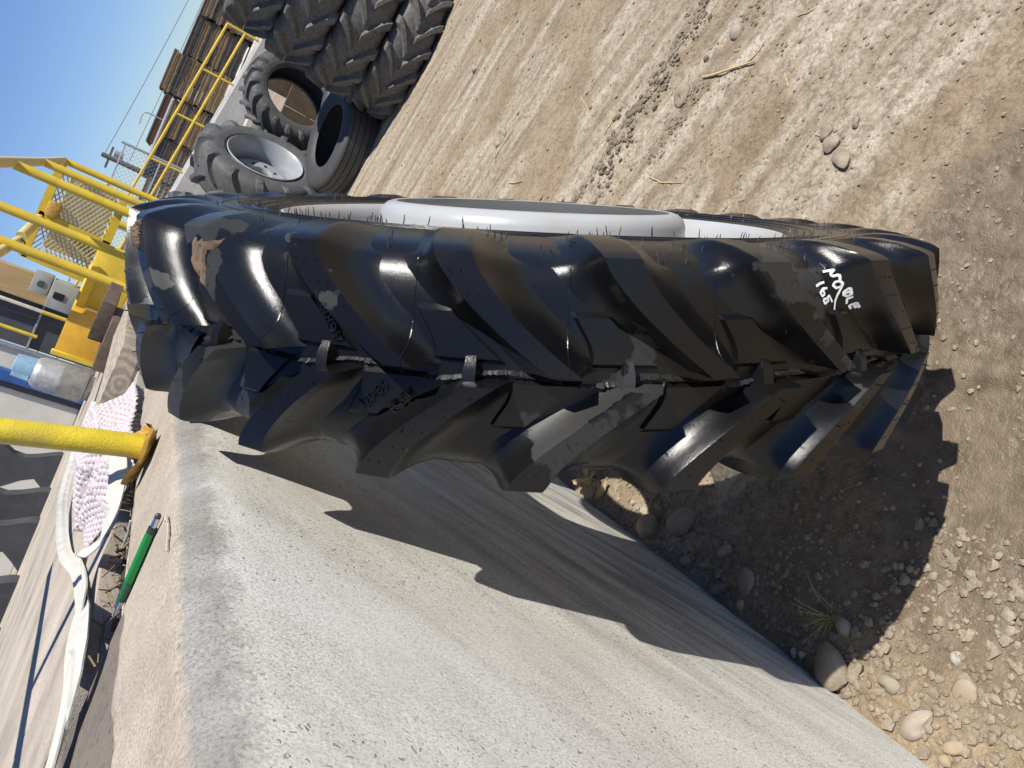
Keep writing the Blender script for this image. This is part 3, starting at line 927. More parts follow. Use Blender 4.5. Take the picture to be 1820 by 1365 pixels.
def text_mesh(s, size, depth, name):
    cu = bpy.data.curves.new(name, 'FONT'); cu.body = s; cu.size = size; cu.extrude = depth; cu.resolution_u = 2
    ob = bpy.data.objects.new(name, cu); COL.objects.link(ob)
    dg = bpy.context.evaluated_depsgraph_get()
    me = bpy.data.meshes.new_from_object(ob.evaluated_get(dg))
    bpy.data.objects.remove(ob); bpy.data.curves.remove(cu)
    return me
def emboss(s, th_deg, o, ang, size, name, base_r=.666):
    """raised text; ang = reading direction in the (circumference, axle) plane, circumference counted towards smaller angle"""
    me = text_mesh(s, size, .0012, name)
    ca, sa = math.cos(ang), math.sin(ang)
    for v in me.vertices:
        x, y, z = v.co
        cx = x * ca - y * sa; ax = x * sa + y * ca
        th = math.radians(th_deg) - cx / base_r; oo = o + ax
        r = float(np.interp(abs(oo), [p[0] for p in PROF0], [p[1] for p in PROF0])) + .0068 + z
        v.co = (oo, r * math.sin(th), r * math.cos(th))
    me.materials.append(M['wet'])
    return place(name, me, hero, HC)
emboss('AGRIBIB', -47.2, 0.020, math.radians(118), .0175, 'embossed_lettering')
emboss('320/85', -49.2, -0.063, math.radians(44), .018, 'embossed_lettering')
emboss('R 34', -52.6, -0.062, math.radians(44), .018, 'embossed_lettering')

# painted marker writing  NOBLE / 165
STROKES = [[(-98.96, 0.1163), (-99.57, 0.1178), (-100.05, 0.1194)], [(-100.04, 0.1197), (-99.71, 0.1143), (-99.85, 0.1111)], [(-99.85, 0.1111), (-100.33, 0.1129), (-100.45, 0.1138)], [(-100.45, 0.1138), (-100.57, 0.1098), (-100.66, 0.1054)], [(-100.65, 0.1058), (-100.19, 0.104), (-100.06, 0.0998), (-100.47, 0.0966), (-100.96, 0.0991), (-100.96, 0.1031), (-100.65, 0.1058)], [(-101.0, 0.1024), (-100.96, 0.0958), (-100.78, 0.0871), (-100.56, 0.0722), (-100.5, 0.0577)], [(-101.74, 0.0977), (-101.38, 0.0922), (-101.44, 0.0884), (-101.93, 0.0864), (-102.23, 0.0894), (-101.89, 0.096), (-101.74, 0.0977)], [(-101.48, 0.0901), (-101.84, 0.0925), (-102.04, 0.0915)], [(-102.51, 0.0862), (-102.02, 0.083), (-102.2, 0.0764)], [(-103.17, 0.0785), (-102.57, 0.0741), (-102.98, 0.07)], [(-103.0, 0.0759), (-103.47, 0.0714)], [(-103.17, 0.0785), (-103.78, 0.0718)], [(-99.03, 0.1037), (-98.34, 0.1017), (-97.74, 0.0992)], [(-99.43, 0.0964), (-98.71, 0.0958), (-98.27, 0.0915), (-98.54, 0.0871), (-98.96, 0.0892), (-98.89, 0.0932), (-98.39, 0.0928)], [(-99.73, 0.0876), (-99.95, 0.0834), (-100.2, 0.0792)], [(-99.73, 0.0876), (-99.27, 0.0841), (-98.63, 0.0827)], [(-98.63, 0.0827), (-98.95, 0.0778), (-99.58, 0.0816), (-99.27, 0.0841)]]
pm = MB()
for st in STROKES:
    pts = []
    for (t0, o0), (t1, o1) in zip(st[:-1], st[1:]):
        for f in np.linspace(0, 1, 6, endpoint=False): pts.append((t0 + (t1 - t0) * f, o0 + (o1 - o0) * f))
    pts.append(st[-1])
    wdt = .0015
    rows = []
    for i, (t, o) in enumerate(pts):
        a = pts[max(0, i - 1)]; b_ = pts[min(len(pts) - 1, i + 1)]
        du = math.radians(b_[0] - a[0]) * .69; dv = b_[1] - a[1]; L = math.hypot(du, dv) or 1
        nu, nv = -dv / L, du / L
        row = []
        for w in (-wdt, -wdt * .5, 0, wdt * .5, wdt):
            row.append(tuple(surf(math.radians(t) + nu * w / .69, o + nv * w, .0007)))
        rows.append(row)
    pm.grid(rows)
pm.build('marker_writing', M['paint_white'], hero, HC, smooth=False)

# rim and its offset centre
rm = MB()
rim_prof = [(_o * .9, _r) for _o, _r in [(.148, .462), (.150, .456), (.143, .447), (.134, .440), (.118, .434), (.085, .430), (.06, .408), (.03, .398), (-.05, .398), (-.085, .428), (-.12, .434), (-.145, .447), (-.15, .46),
            (-.146, .463), (-.138, .452), (-.118, .441), (-.09, .438), (-.05, .405), (.03, .405), (.06, .415), (.085, .438), (.118, .441), (.138, .452), (.143, .463)]]
rm.lathe(rim_prof, 128, 'x', True)
rim = rm.build('rim', M['rim'], hero, HC, sharp=50)
dm = MB()
dm.lathe([(.075, .290), (.10, .289), (.135, .287), (.148, .282), (.156, .272), (.159, .262), (.158, .256), (.152, .262), (.14, .277), (.1, .281), (.075, .282)], 96, 'x', True)
dm.build('wheel_centre', M['rim'], rim, (0, 0, 0), sharp=50)
for k in range(4):
    t = math.radians(205 + k * 32)
    bm_ = MB(); bm_.box((0, 0, .345), (.03, .05, .115)); bm_.build('rim_bracket', M['rim'], rim, (.085, 0, 0), (t, 0, 0))
# unseen disc added to block sun, its round holes shaped for the sun patch
bm = bmesh.new()
def ring_edges(cy, cz, r, n):
    vs = [bm.verts.new((0, cy + r * math.sin(2 * math.pi * k / n), cz + r * math.cos(2 * math.pi * k / n))) for k in range(n)]
    return [bm.edges.new((vs[k], vs[(k + 1) % n])) for k in range(n)]
ed = ring_edges(0, 0, .402, 80) + ring_edges(.06, .21, .182, 48) + ring_edges(-.05, -.22, .15, 40)
bmesh.ops.triangle_fill(bm, use_beauty=True, edges=ed)
geo = bmesh.ops.extrude_face_region(bm, geom=list(bm.faces))
for v in geo['geom']:
    if isinstance(v, bmesh.types.BMVert): v.co.x += .010
bmesh.ops.recalc_face_normals(bm, faces=list(bm.faces))
dme = bpy.data.meshes.new('wheel_disc'); bm.to_mesh(dme); bm.free(); dme.materials.append(M['rim'])
place('wheel_disc', dme, rim, (-.02, 0, 0))

# caked mud on the upper bars
def mud_patch(t0, t1, o0, o1, seed, thr, thick):
    nt_, no_ = 46, 46
    T = np.linspace(t0, t1, nt_); O = np.linspace(o0, o1, no_)
    TT, OO = np.meshgrid(T, O, indexing='ij')
    nz = fbm((TT - t0) * 1.6 + seed, OO * 95, seed, 4)
    edge = np.minimum(np.minimum((TT - t0), (t1 - TT)) / (t1 - t0), np.minimum(OO - o0, o1 - OO) / (o1 - o0)) * 2
    h = (nz * 1.5 - .25 - thr + np.clip(edge * 1.3, 0, .5) - .32) * thick * 2.0 + (fbm(TT * 9, OO * 600, seed + 3, 2) - .5) * thick * .4
    rows = [[tuple(surf(math.radians(TT[i, j]), OO[i, j], max(-.003, min(thick, h[i, j])))) for j in range(no_)] for i in range(nt_)]
    mc = MB(); mc.grid(rows); mc.build('caked_mud', M['mud'], hero, HC)
mud_patch(-31.6, -28.9, .05, .122, 3, .30, .0028)
mud_patch(-15, -10, .09, .135, 9, .40, .008)
# ================================================================ OLD TYRES IN THE YARD
bgspec = TyreSpec(R=.66, rim=.36, W=.2, n=18, seg=72, toplo=.045, tophi=.06, detail=False, sweep=14)
bgcache = {}
def old_tyre(name, base, rot, R, rim, W, n, mat, label, group, lying=False, a0=0.0, sweep=14, lug=1.0):
    root = thing(name, base, label, 'tyre', group, rot)
    key = (R, rim, W, n, mat.name, sweep, lug)
    sp = TyreSpec(R=R, rim=rim, W=W, n=n, seg=84, toplo=.045 * lug, tophi=.062 * lug, detail=False, sweep=sweep)
    if key not in bgcache:
        bgcache[key] = (carcass_mesh(sp, mat), lug_mesh(sp, 1, mat, False), lug_mesh(sp, -1, mat, False))
    cc = bgcache[key]
    centre = (0, 0, W * 1.02) if lying else (0, 0, R)
    place('carcass', cc[0], root, centre, (0, math.pi / 2, 0) if lying else (0, 0, 0))
    for i in range(n):
        for k, off in ((1, 0.0), (2, 0.5)):
            ang = -math.radians(a0 + (i + off) * 360.0 / n)
            if lying:
                mrot = (Matrix.Rotation(math.pi / 2, 3, 'Y') @ Matrix.Rotation(ang, 3, 'X')).to_euler()
            else:
                mrot = (ang, 0, 0)
            place('lug', cc[k], root, centre, mrot)
    return root

SG = 'tractor tyres stacked flat beside the yard'
SX, SY = 2.17, 6.62
zz = 0.0
for i, (dx, dy, R, W, n, lab, a0) in enumerate((
        (0.0, 0.0, .70, .165, 20, 'bottom tyre of the tall stack, tread bars worn low', 3),
        (0.0, 0.03, .69, .175, 17, 'second tyre from the bottom of the tall stack', 11),
        (0.03, 0.04, .68, .175, 17, 'third tyre from the bottom of the tall stack', 19),
        (0.10, 0.06, .69, .175, 17, 'top tyre of the tall stack, pale dusty tread bars', 7))):
    old_tyre('stacked_tyre', (SX + dx, SY + dy, zz), (0.0, 0.0, 0.3 * i), R, .40, W, n, M['old1'], lab, SG, True, a0, 15, 0.85 if i == 0 else 1.0)
    zz += W * 2.04

# mounted tractor wheel with silver rim
wrt = Matrix.Rotation(math.radians(-30), 3, 'Z') @ Matrix.Rotation(-0.10, 3, 'Y')
mw = old_tyre('mounted_tyre', (0.74, 7.78, 0.0), wrt.to_euler(),   .61, .345, .20, 13, M['old2'], 'grey tractor tyre on a silver rim standing against the dock', 'tyres leaning by the dock', False, 5, 15, 1.05)
sp_ = (0, 0, .61)
rb_ = MB()
rb_.lathe([(.19, .352), (.195, .345), (.18, .335), (.15, .325), (.08, .30), (.03, .295), (-.14, .3), (-.19, .35), (-.18, .355), (-.13, .31), (.03, .303), (.08, .31), (.15, .334), (.18, .35)], 64, 'x', True)
rimo = rb_.build('rim', M['silver'], mw, sp_)
db_ = MB()
db_.lathe([(-.03, .30), (.0, .26), (.02, .2), (.02, .105), (.012, .1), (-.02, .1)], 48, 'x')
db_.build('wheel_disc', M['silver'], rimo, (.0, 0, 0))
for k in range(8):
    t = k * math.pi / 4 + .2
    hb = MB(); hb.lathe([(0, .016), (.006, .016), (.006, 0.0)], 10, 'x'); hb.build('bolt_hole', M['black'], rimo, (.018, .15 * math.sin(t), .15 * math.cos(t)))

old_tyre('spare_tyre', (0.16, 9.0, 0.0), (0, -0.15, math.radians(8)), .62, .36, .2, 18, M['old2'], 'grey tractor tyre half hidden behind the silver rimmed wheel', 'tyres leaning by the dock', False, 9, 15, 1.05)
old_tyre('standing_tyre', (1.5, 8.6, 0.0), (0, math.radians(6), math.radians(-58)), .52, .32, .16, 20, M['old2'], 'bare standing tractor tyre with an open centre, behind the silver rimmed wheel', 'tyres leaning by the dock', False, 4, 13, 0.8)

# road tyres lying flat
def road_tyre(name, loc, rot, R, rim, W, mat, label):
    root = thing(name, loc, label, 'tyre', 'road tyres lying on the ground', rot)
    pr = []
    half = W
    g = [(-.78, 0), (-.74, 0), (-.73, -.009), (-.69, -.009), (-.68, 0), (-.40, .002), (-.39, -.009), (-.35, -.009), (-.34, .002), (-.02, .003), (-.01, -.009), (.03, -.009), (.04, .003), (.34, .002), (.35, -.009), (.39, -.009), (.40, .002), (.68, 0), (.69, -.009), (.73, -.009), (.74, 0), (.78, 0)]
    side = [(.90, -.012), (.98, -.035), (1.04, -.08), (1.07, -.13), (1.02, -.18), (.93, -.21), (.85, -.228)]
    s_ = (R - rim) / .23
    outer = [(-o * half, R + d * s_) for o, d in side[::-1]] + [(o * half, R + d * (1 if abs(d) < .02 else s_)) for o, d in g] + [(o * half, R + d * s_) for o, d in side]
    inner = [(.8 * half, rim + .02), (.95 * half, rim + .08), (.85 * half, R - .05), (0, R - .03), (-.85 * half, R - .05), (-.95 * half, rim + .08), (-.8 * half, rim + .02)]
    mb = MB(); mb.lathe(outer + inner, 96, 'z', True)
    mb.build('casing', mat, root, (0, 0, W * 1.03), sharp=40)
    bd = MB(); bd.lathe([(.86 * half, rim + .002), (.9 * half, rim + .014), (.86 * half, rim + .03), (.8 * half, rim + .02)], 72, 'z', True)
    bd.build('bead', mat, root, (0, 0, W * 1.03))
    return root
road_tyre('road_tyre', (1.25, 7.12, 0.02), (math.radians(9), math.radians(-7), 0), .475, .275, .145, M['old3'], 'ribbed road tyre lying flat in front of the silver rimmed wheel')
road_tyre('road_tyre', (1.80, 7.86, 0.0), (math.radians(4), math.radians(-8), .4), .45, .27, .14, M['old3'], 'dark road tyre lying in shade between the stack and the open tyre')
# white tub end beyond the road tyre
tb = thing('tub', (1.36, 8.02, 0.0), 'small white drum between the road tyres and the standing tyre', 'drum')
mb = MB(); mb.lathe([(0.0, .0), (0.0, .15), (.02, .155), (.2, .16), (.23, .163), (.24, .17), (.25, .163), (.252, .0)], 32, 'z'); mb.build('drum_shell', M['white'], tb, (0, 0, .02), (math.radians(6), 0, 0))
# boards seen through the open tyre and navy sheet behind
for i, (x, y, w, h, lab) in enumerate(((1.6, 9.6, .9, .5, 'brown board seen low through the open tyre'), (2.1, 9.8, .8, .75, 'taller brown board seen through the open tyre'))):
    bo = thing('board', (x, y, 0), lab, 'board', 'boards behind the open tyre')
    for k in range(4):
        place('plank', withmat(bevel_box((w / 4 - .008, .035, h), .004, 1), M['cardboard']), bo, ((k - 1.5) * w / 4, 0, h / 2), (0.05, 0, 0))
ns = thing('folded_tarp', (2.35, 11.2, 0), 'navy blue folded sheet behind the standing tyre', 'tarp')
for k in range(3):
    place('fold', withmat(bevel_box((.9 - .1 * k, .5 - .08 * k, .22), .05, 3, .012, k), M['bluetarp']), ns, (0.03 * k, .02 * k, .12 + .23 * k), (0, 0, .1 * k))

# ================================================================ FAR RAMP, RAIL, PALLETS
RY = 20.0
ramp_o = thing('concrete_ramp', (1.5, RY, 0), 'long grey concrete ramp wall rising to the left behind the tyres', 'ramp')
def ramp_top(x): return 0.513 + 0.115 * (4.436 - x)
rb2 = MB()
xs = np.linspace(-6.0, 5.6, 30)
V = []
for x in xs:
    t = max(.03, ramp_top(x))
    V += [(x - 1.5, -.12, -.2), (x - 1.5, -.12, t), (x - 1.5, -.06, t + .03), (x - 1.5, 4.0, t + .03), (x - 1.5, 4.0, -.2)]
Fc = []
for i in range(len(xs) - 1):
    for j in range(4):
        Fc.append((i * 5 + j, (i + 1) * 5 + j, (i + 1) * 5 + j + 1, i * 5 + j + 1))
Fc += [(0, 1, 2, 3, 4), tuple((len(xs) - 1) * 5 + k for k in (4, 3, 2, 1, 0))]
rb2.add(V, Fc)
rb2.build('ramp_body', M['farconc'], ramp_o, sharp=30)
kb = MB(); kb.box((0.0, -.62, .06), (14, .9, .36)); kb.build('footing', M['palecon'], ramp_o)
rail = thing('ramp_railing', (1.5, RY, 0.6), 'thin yellow pipe railing along the far concrete ramp', 'railing')
px = [3.984 - 1.17 * k for k in range(9)]
for x in px:
    mb = MB(); t = ramp_top(x) - .03; mb.tube([(x - 1.5, .1, t - .6), (x - 1.5, .1, t + .83 - .6)], .026, 8); mb.build('post', M['yellow'], rail)
for hh in (.83, .42):
    mb = MB(); mb.tube([(px[0] - 1.5, .1, ramp_top(px[0]) - .05 + hh - .6), (px[-1] - 1.5, .1, ramp_top(px[-1]) - .05 + hh - .6)], .03, 8); mb.build('rail', M['yellow'], rail)

def pallet_mesh(mat):
    mb = MB()
    for k in range(6): mb.box((0, -.5 + k * .2, .125), (1.2, .12, .022))
    for y in (-.5, 0, .5): mb.box((0, y, .062), (1.2, .09, .1))
    for x in (-.52, 0, .52): mb.box((x, 0, .008), (.1, 1.1, .018))
    return mb.mesh('pallet', mat, False)
palm = [pallet_mesh(M['pal1']), pallet_mesh(M['pal2']), pallet_mesh(M['pal3'])]
# stacks beyond the ramp
rp = random.Random(5)
stk = [(8.1, 27.0, 11, 0), (6.85, 27.2, 11, 0), (5.6, 27.0, 11, 0), (4.35, 27.1, 11, 2), (3.1, 26.8, 12, 1), (1.85, 26.9, 8, 1), (.6, 27.0, 6, 0), (-.65, 27.0, 6, 0), (-1.9, 27.0, 5, 0)]
nth = ['first', 'second', 'third', 'fourth', 'fifth', 'sixth', 'seventh', 'eighth', 'ninth', 'tenth']
for i, (x, y, n, tone) in enumerate(stk):
    root = thing('pallet_stack', (x, y, 0.515 + .06 * (5.6 - x) * (x < 5.6)), nth[i] + ' stack of wooden pallets counted from the tyre stack side, beyond the yellow ramp railing', 'pallets', 'pallet stacks beyond the ramp')
    for k in range(n):
        t = tone if rp.random() < .72 else rp.choice((0, 1, 2))
        place('pallet', palm[t], root, (rp.uniform(-.03, .03), rp.uniform(-.03, .03), k * .142), (0, 0, rp.uniform(-.02, .02)))
yard = MB(); yard.box((0, 29, .25), (30, 8.5, .52)); yo = yard.build('pallet_yard_pad', M['palecon']); tag(yo, 'raised gravel pad under the pallet stacks', None, None, 'structure')

# far buildings, trailers, poles
wb = thing('warehouse', (10.0, 75, 0), 'long red brown warehouse on the skyline beyond the pallets', 'building')
for nm, c, s, m in (('wall', (0, 0, 1.65), (16, 12, 3.3), M['brick']), ('roof', (0, 0, 3.38), (16.4, 12.6, .16), M['charcoal']), ('loading_door', (-5, -6.02, 1.2), (4, .1, 2.4), M['white'])):
    place(nm, withmat(bevel_box(s, .05, 1), m), wb, c)
for k in range(5):
    place('window', withmat(bevel_box((1.2, .12, .7), .02, 1), M['charcoal']), wb, (-1 + k * 2, -6.03, 2.3))
tr = thing('white_trailer', (3.2, 50, 0), 'white box trailer in front of the red brown warehouse', 'trailer')
place('box_body', withmat(bevel_box((4.4, 2.3, 1.75), .08, 2), M['white']), tr, (0, 0, 1.55))
for x in (-1.6, -.6, 1.7):
    mb = MB(); mb.lathe([(-1.2, .5), (-1.2, .25), (-.95, .22), (-.95, .5)], 20, 'y', True); mb.build('wheel', M['old3'], tr, (x, 0, .5))
dk = thing('dark_container', (1.3, 33, 0.3), 'dark slate grey container behind the pallets', 'container')
place('container_box', withmat(bevel_box((3.0, 2.4, 1.6), .04, 1), M['roof']), dk, (0, 0, .9))
for k in range(6):
    place('corrugation', withmat(bevel_box((.18, .06, 1.55), .02, 1), M['roof']), dk, (-1.28 + k * .51, -1.22, .9))
rail2 = MB(); rail2.tube([(-1.5, -1.3, 1.72), (1.5, -1.3, 1.72)], .05, 8); rail2.build('top_rail', M['steel'], dk)

# chain-link fence beyond the yellow cage
fy = 24.0
cf = thing('chain_link_fence', (-1.6, fy, 0.6), 'tall grey chain link fence panel behind the yellow cage', 'fence')
fx0, fx1, fz0, fz1 = -3.8, 0.57, 0.6, 2.48
for x in (-3.8, -1.6, 0.57):
    mb = MB(); mb.tube([(x + 1.6, 0, 0), (x + 1.6, 0, fz1 - fz0 + .1)], .035, 8); mb.build('post', M['steel'], cf)
for z in (fz0 + .2, (fz0 + fz1) / 2, fz1):
    mb = MB(); mb.tube([(fx0 + 1.6, 0, z - .6), (fx1 + 1.6, 0, z - .6)], .022, 8); mb.build('rail', M['steel'], cf)
mb = MB(); w_ = fx1 - fx0; h_ = fz1 - fz0; stp = .13
for sgn in (1, -1):
    for c in np.arange(-h_, w_, stp):
        a0, a1 = max(0, c), min(w_, c + h_)
        if a1 - a0 < .05: continue
        z0, z1 = a0 - c, a1 - c
        if sgn < 0: a0, a1 = w_ - a0, w_ - a1
        mb.tube([(a0 + fx0 + 1.6, .01 * sgn, z0), (a1 + fx0 + 1.6, .01 * sgn, z1)], .004, 3, False)
wm_ = mb.build('wire_mesh', M['steel'], cf, smooth=False); tag(wm_, None, None, None, 'stuff')

up_ = thing('utility_pole', (-.2, 44, 0), 'brown wooden utility pole with cross arm on the skyline', 'pole')
mb = MB(); mb.tube([(0, 0, 0), (0, 0, 4.2)], .16, 10, True, 0, [.17, .12]); mb.build('pole_shaft', M['pole'], up_)
mb = MB(); mb.box((0, 0, 3.85), (1.1, .1, .1)); mb.build('cross_arm', M['pole'], up_)
mb = MB(); mb.lathe([(0, 0), (0, .16), (.4, .16), (.43, 0)], 16, 'z', False, 0, (.3, 0, 3.3)); mb.build('transformer', M['steel'], up_)
sl = thing('street_lamp', (3.5, 62, 0), 'thin street lamp with a curved arm on the skyline', 'lamp')
mb = MB(); mb.tube([(0, 0, 0), (0, 0, 3.75), (-.08, 0, 3.95), (-.35, 0, 4.05), (-.7, 0, 4.0)], .045, 8); mb.build('lamp_mast', M['steel'], sl)
mb = MB(); mb.box((-.8, 0, 3.98), (.3, .14, .06)); mb.build('lamp_head', M['steel'], sl)
def cable(name, a, b_, sag, r, label):
    mb = MB(); a = Vector(a); b_ = Vector(b_)
    pts = [a.lerp(b_, t) - Vector((0, 0, sag * 4 * t * (1 - t))) for t in np.linspace(0, 1, 24)]
    mb.tube([p - a for p in pts], r, 5, True)
    return tag(mb.build(name, M['wire'], None, a), label, 'cable', 'overhead cables')
cable('overhead_cable', (-.2, 44, 4.1), (14.5, 50, 3.3), .12, .016, 'upper overhead cable running from the utility pole across the sky')
cable('overhead_cable', (.0, 50, 3.22), (15, 50, 2.9), .1, .016, 'lower overhead cable just above the pallets')

# ================================================================ ON THE DOCK
# yellow hand rails and mesh cage at the end of the dock
cage = thing('yellow_cage', (-0.5, 9.4, DH), 'yellow steel cage with expanded metal panels at the far end of the dock', 'cage')
def cpart(name, mb, mat, sharp=35): return mb.build(name, mat, cage, (0.5, -9.4, -DH), sharp=sharp)
def bar(name, pts, r, mat=None, n=12):
    mb = MB(); mb.tube(pts, r, n); return cpart(name, mb, mat or M['yellow'])
RT = 2.256
bar('hand_rail', [(-.075, 4.6, RT), (-.03, 8.08, RT), (0.003, 9.58, RT)], .037, M['yellowdusty'])
for y in (6.63, 8.08, 9.58):
    x = -.058 if y < 7 else (-.028 if y < 9 else 0.003)
    bar('rail_post', [(x, y, DH), (x, y, RT - .02)], .035)
bar('hand_rail', [(-.93, 5.4, RT), (-.83, 8.7, RT)], .042, M['yellowdusty'])
bar('rail_post', [(-.80, 8.0, DH), (-.80, 8.0, RT + .05), (-.80, 8.0, RT + .45)], .045)
bar('hand_rail', [(-.82, 8.9, RT + .02), (-.64, 9.7, RT), (-.56, 11.6, RT), (-.47, 12.6, RT - .03), (-.52, 14.6, RT - .03), (-.44, 19.0, RT)], .05, M['yellowdusty'])
bar('rail_post', [(-.55, 11.7, DH), (-.55, 11.7, RT)], .05)
bar('rail_post', [(-.40, 6.9, DH), (-.40, 6.9, RT + .35)], .036)
mb = MB(); mb.lathe([(0, .047), (.02, .047), (.02, .038), (-.02, .036)], 16, 'y'); mb.build('open_pipe_end', M['rust'], cage, (0.5 - .84, -9.4 + 8.55, RT - DH - .03), (0.3, 0, .2))
# cage frame at the end
y0 = 9.62
for a, b_ in (((-1.07, y0, RT + .02), (0.0, y0, RT)), ((-1.12, y0, 1.60), (-.1, y0, 1.60)), ((-1.07, y0, RT), (-1.12, y0, DH)), ((-.62, y0, RT), (-.66, y0, 1.6))):
    mb = MB(); a, b_ = Vector(a), Vector(b_); d = b_ - a
    q = d.to_track_quat('X', 'Z').to_matrix()
    mb.box((a + b_) / 2, (d.length + .06, .07, .08), q); cpart('frame_bar', mb, M['yellow'])
mb = MB()
for sgn in (1, -1):
    for c in np.arange(-.7, 1.0, .075):
        a0, a1 = max(0, c), min(.98, c + .62 * 1.7)
        if a1 - a0 < .02: continue
        z0, z1 = (a0 - c) / 1.7, (a1 - c) / 1.7
        if sgn < 0: a0, a1 = .98 - a0, .98 - a1
        mb.box(((a0 + a1) / 2 - 1.06, y0 - .03 * 0 + .01 * sgn, (z0 + z1) / 2 + 1.62), (math.hypot(a1 - a0, z1 - z0), .006, .012), Euler((0, -math.atan2(z1 - z0, a1 - a0), 0)).to_matrix())
wmesh = cpart('expanded_metal', mb, M['yellowdusty']); tag(wmesh, None, None, None, 'stuff')
place('side_panel', withmat(bevel_box((.03, .62, .62), .008, 1), M['yellow']), cage, (-.62, .55, RT - DH - .36), (0, 0, .12))
place('back_panel', withmat(bevel_box((.9, .02, .5), .006, 1), M['boxgrey']), cage, (-.05, .75, .75))
place('valve_cluster', withmat(bevel_box((.18, .12, .12), .03, 2), M['yellowchip']), cage, (-.02, .2, .99))
place('chute', withmat(bevel_box((.62, .5, .40), .02, 2), M['yellow']), cage, (-.42, -.45, .235), (0, 0, .05))
place('chute_lip', withmat(bevel_box((.66, .04, .1), .01, 1), M['yellow']), cage, (-.62, -.74, .40), (0.5, 0, .05))
tray = thing('amber_bin', (-1.44, 8.45, DH), 'amber yellow plastic bin on the dock beside the dark panel', 'bin')
place('bin_wall', withmat(bevel_box((.42, .03, .36), .008, 2), M['amber']), tray, (0, -.15, .26))
place('bin_wall', withmat(bevel_box((.03, .32, .36), .008, 2), M['amber']), tray, (-.2, 0, .26))
place('bin_wall', withmat(bevel_box((.03, .32, .36), .008, 2), M['amber']), tray, (.2, 0, .26))
place('bin_wall', withmat(bevel_box((.42, .03, .36), .008, 2), M['amber']), tray, (0, .16, .26))
place('bin_rim', withmat(bevel_box((.05, .05, .40), .006, 1), M['yellow']), tray, (-.215, -.16, .26))
place('bin_base', withmat(bevel_box((.44, .35, .08), .01, 1), M['amber']), tray, (0, 0, .045))
eb = thing('electrical_box', (-1.25, 9.15, 1.6), 'dented grey electrical box mounted beside the yellow cage', 'box')
place('enclosure', withmat(bevel_box((.30, .16, .30), .015, 2), M['boxgrey']), eb, (-.03, 0, .14))
place('switch_housing', withmat(bevel_box((.22, .14, .17), .012, 2), M['boxgrey']), eb, (.03, 0, .385))
place('switch_recess', withmat(bevel_box((.07, .03, .1), .006, 1), M['black']), eb, (-.03, -.078, .2))
place('switch_recess', withmat(bevel_box((.06, .03, .06), .006, 1), M['charcoal']), eb, (.03, -.068, .39))
mb = MB(); mb.tube([(-.03, .02, -.01), (-.03, .02, -.41)], .03, 8); mb.build('conduit', M['steel'], eb)

# dock front beyond: dark panel, posts
fc = thing('dock_building', (-2.6, 11.1, DH), 'white dock building front with dark panel and blue post', 'building')
def strip(nm, x0, x1, z0, z1, y, d, mat):
    place(nm, withmat(bevel_box((x1 - x0, d, z1 - z0), .008, 1), mat), fc, ((x0 + x1) / 2 + 2.6, y - 11.1, (z0 + z1) / 2 - DH))
strip('timber_post', -1.8, -1.46, 1.2, 3.6, 11.05, .14, M['tan'])
strip('cream_rail', -1.90, -1.86, 1.2, 3.4, 11.0, .05, M['cream'])
strip('dark_panel', -2.40, -1.5, 1.19, 3.4, 11.16, .08, M['charcoal'])
strip('metal_track', -2.445, -2.40, 1.19, 3.4, 11.05, .06, M['steel'])
strip('white_jamb', -2.72, -2.45, 1.19, 3.4, 11.14, .12, M['white'])
strip('blue_post', -2.86, -2.725, 1.19, 3.4, 11.04, .12, M['blue'])
strip('dark_seal', -2.955, -2.865, 1.19, 3.4, 11.1, .1, M['charcoal'])
strip('white_wall', -8.5, -2.96, 1.19, 3.5, 11.3, .4, M['white'])
strip('cross_rail', -2.44, -1.5, 1.99, 2.02, 11.1, .03, M['steel'])
for k, (px_, z0, z1) in enumerate(((-2.02, 1.9, 3.2), (-1.72, 1.19, 1.95))):
    mb = MB(); mb.tube([(px_ + 2.6, -.9, z0 - DH), (px_ + 2.6, -.9, z1 - DH)], .022, 8); mb.build('guard_post', M['yellow'], fc)

# propane cylinder
gc = thing('gas_cylinder', (-2.1, 9.05, DH), 'scuffed silver gas cylinder with a light blue collar standing on the dock', 'cylinder')
mb = MB(); mb.lathe([(.0, .13), (.05, .14), (.055, .12), (.06, .155), (.09, .172), (.30, .176), (.31, .179), (.32, .176), (.50, .172), (.55, .15), (.58, .11), (.585, .0)], 40, 'z'); mb.build('shell', M['cyl'], gc)
mb = MB(); mb.lathe([(.555, .135), (.74, .125), (.745, .12), (.74, .115), (.555, .125)], 40, 'z', True, 0, (0, 0, 0), .35, .35 + math.pi * 1.6)
mb.build('collar', M['collar'], gc, (0, 0, 0), (0, 0, -2.2))
mb = MB(); mb.lathe([(.58, .03), (.66, .03), (.67, .018), (.70, .018), (.70, 0)], 16, 'z'); mb.build('valve', M['chrome'], gc)

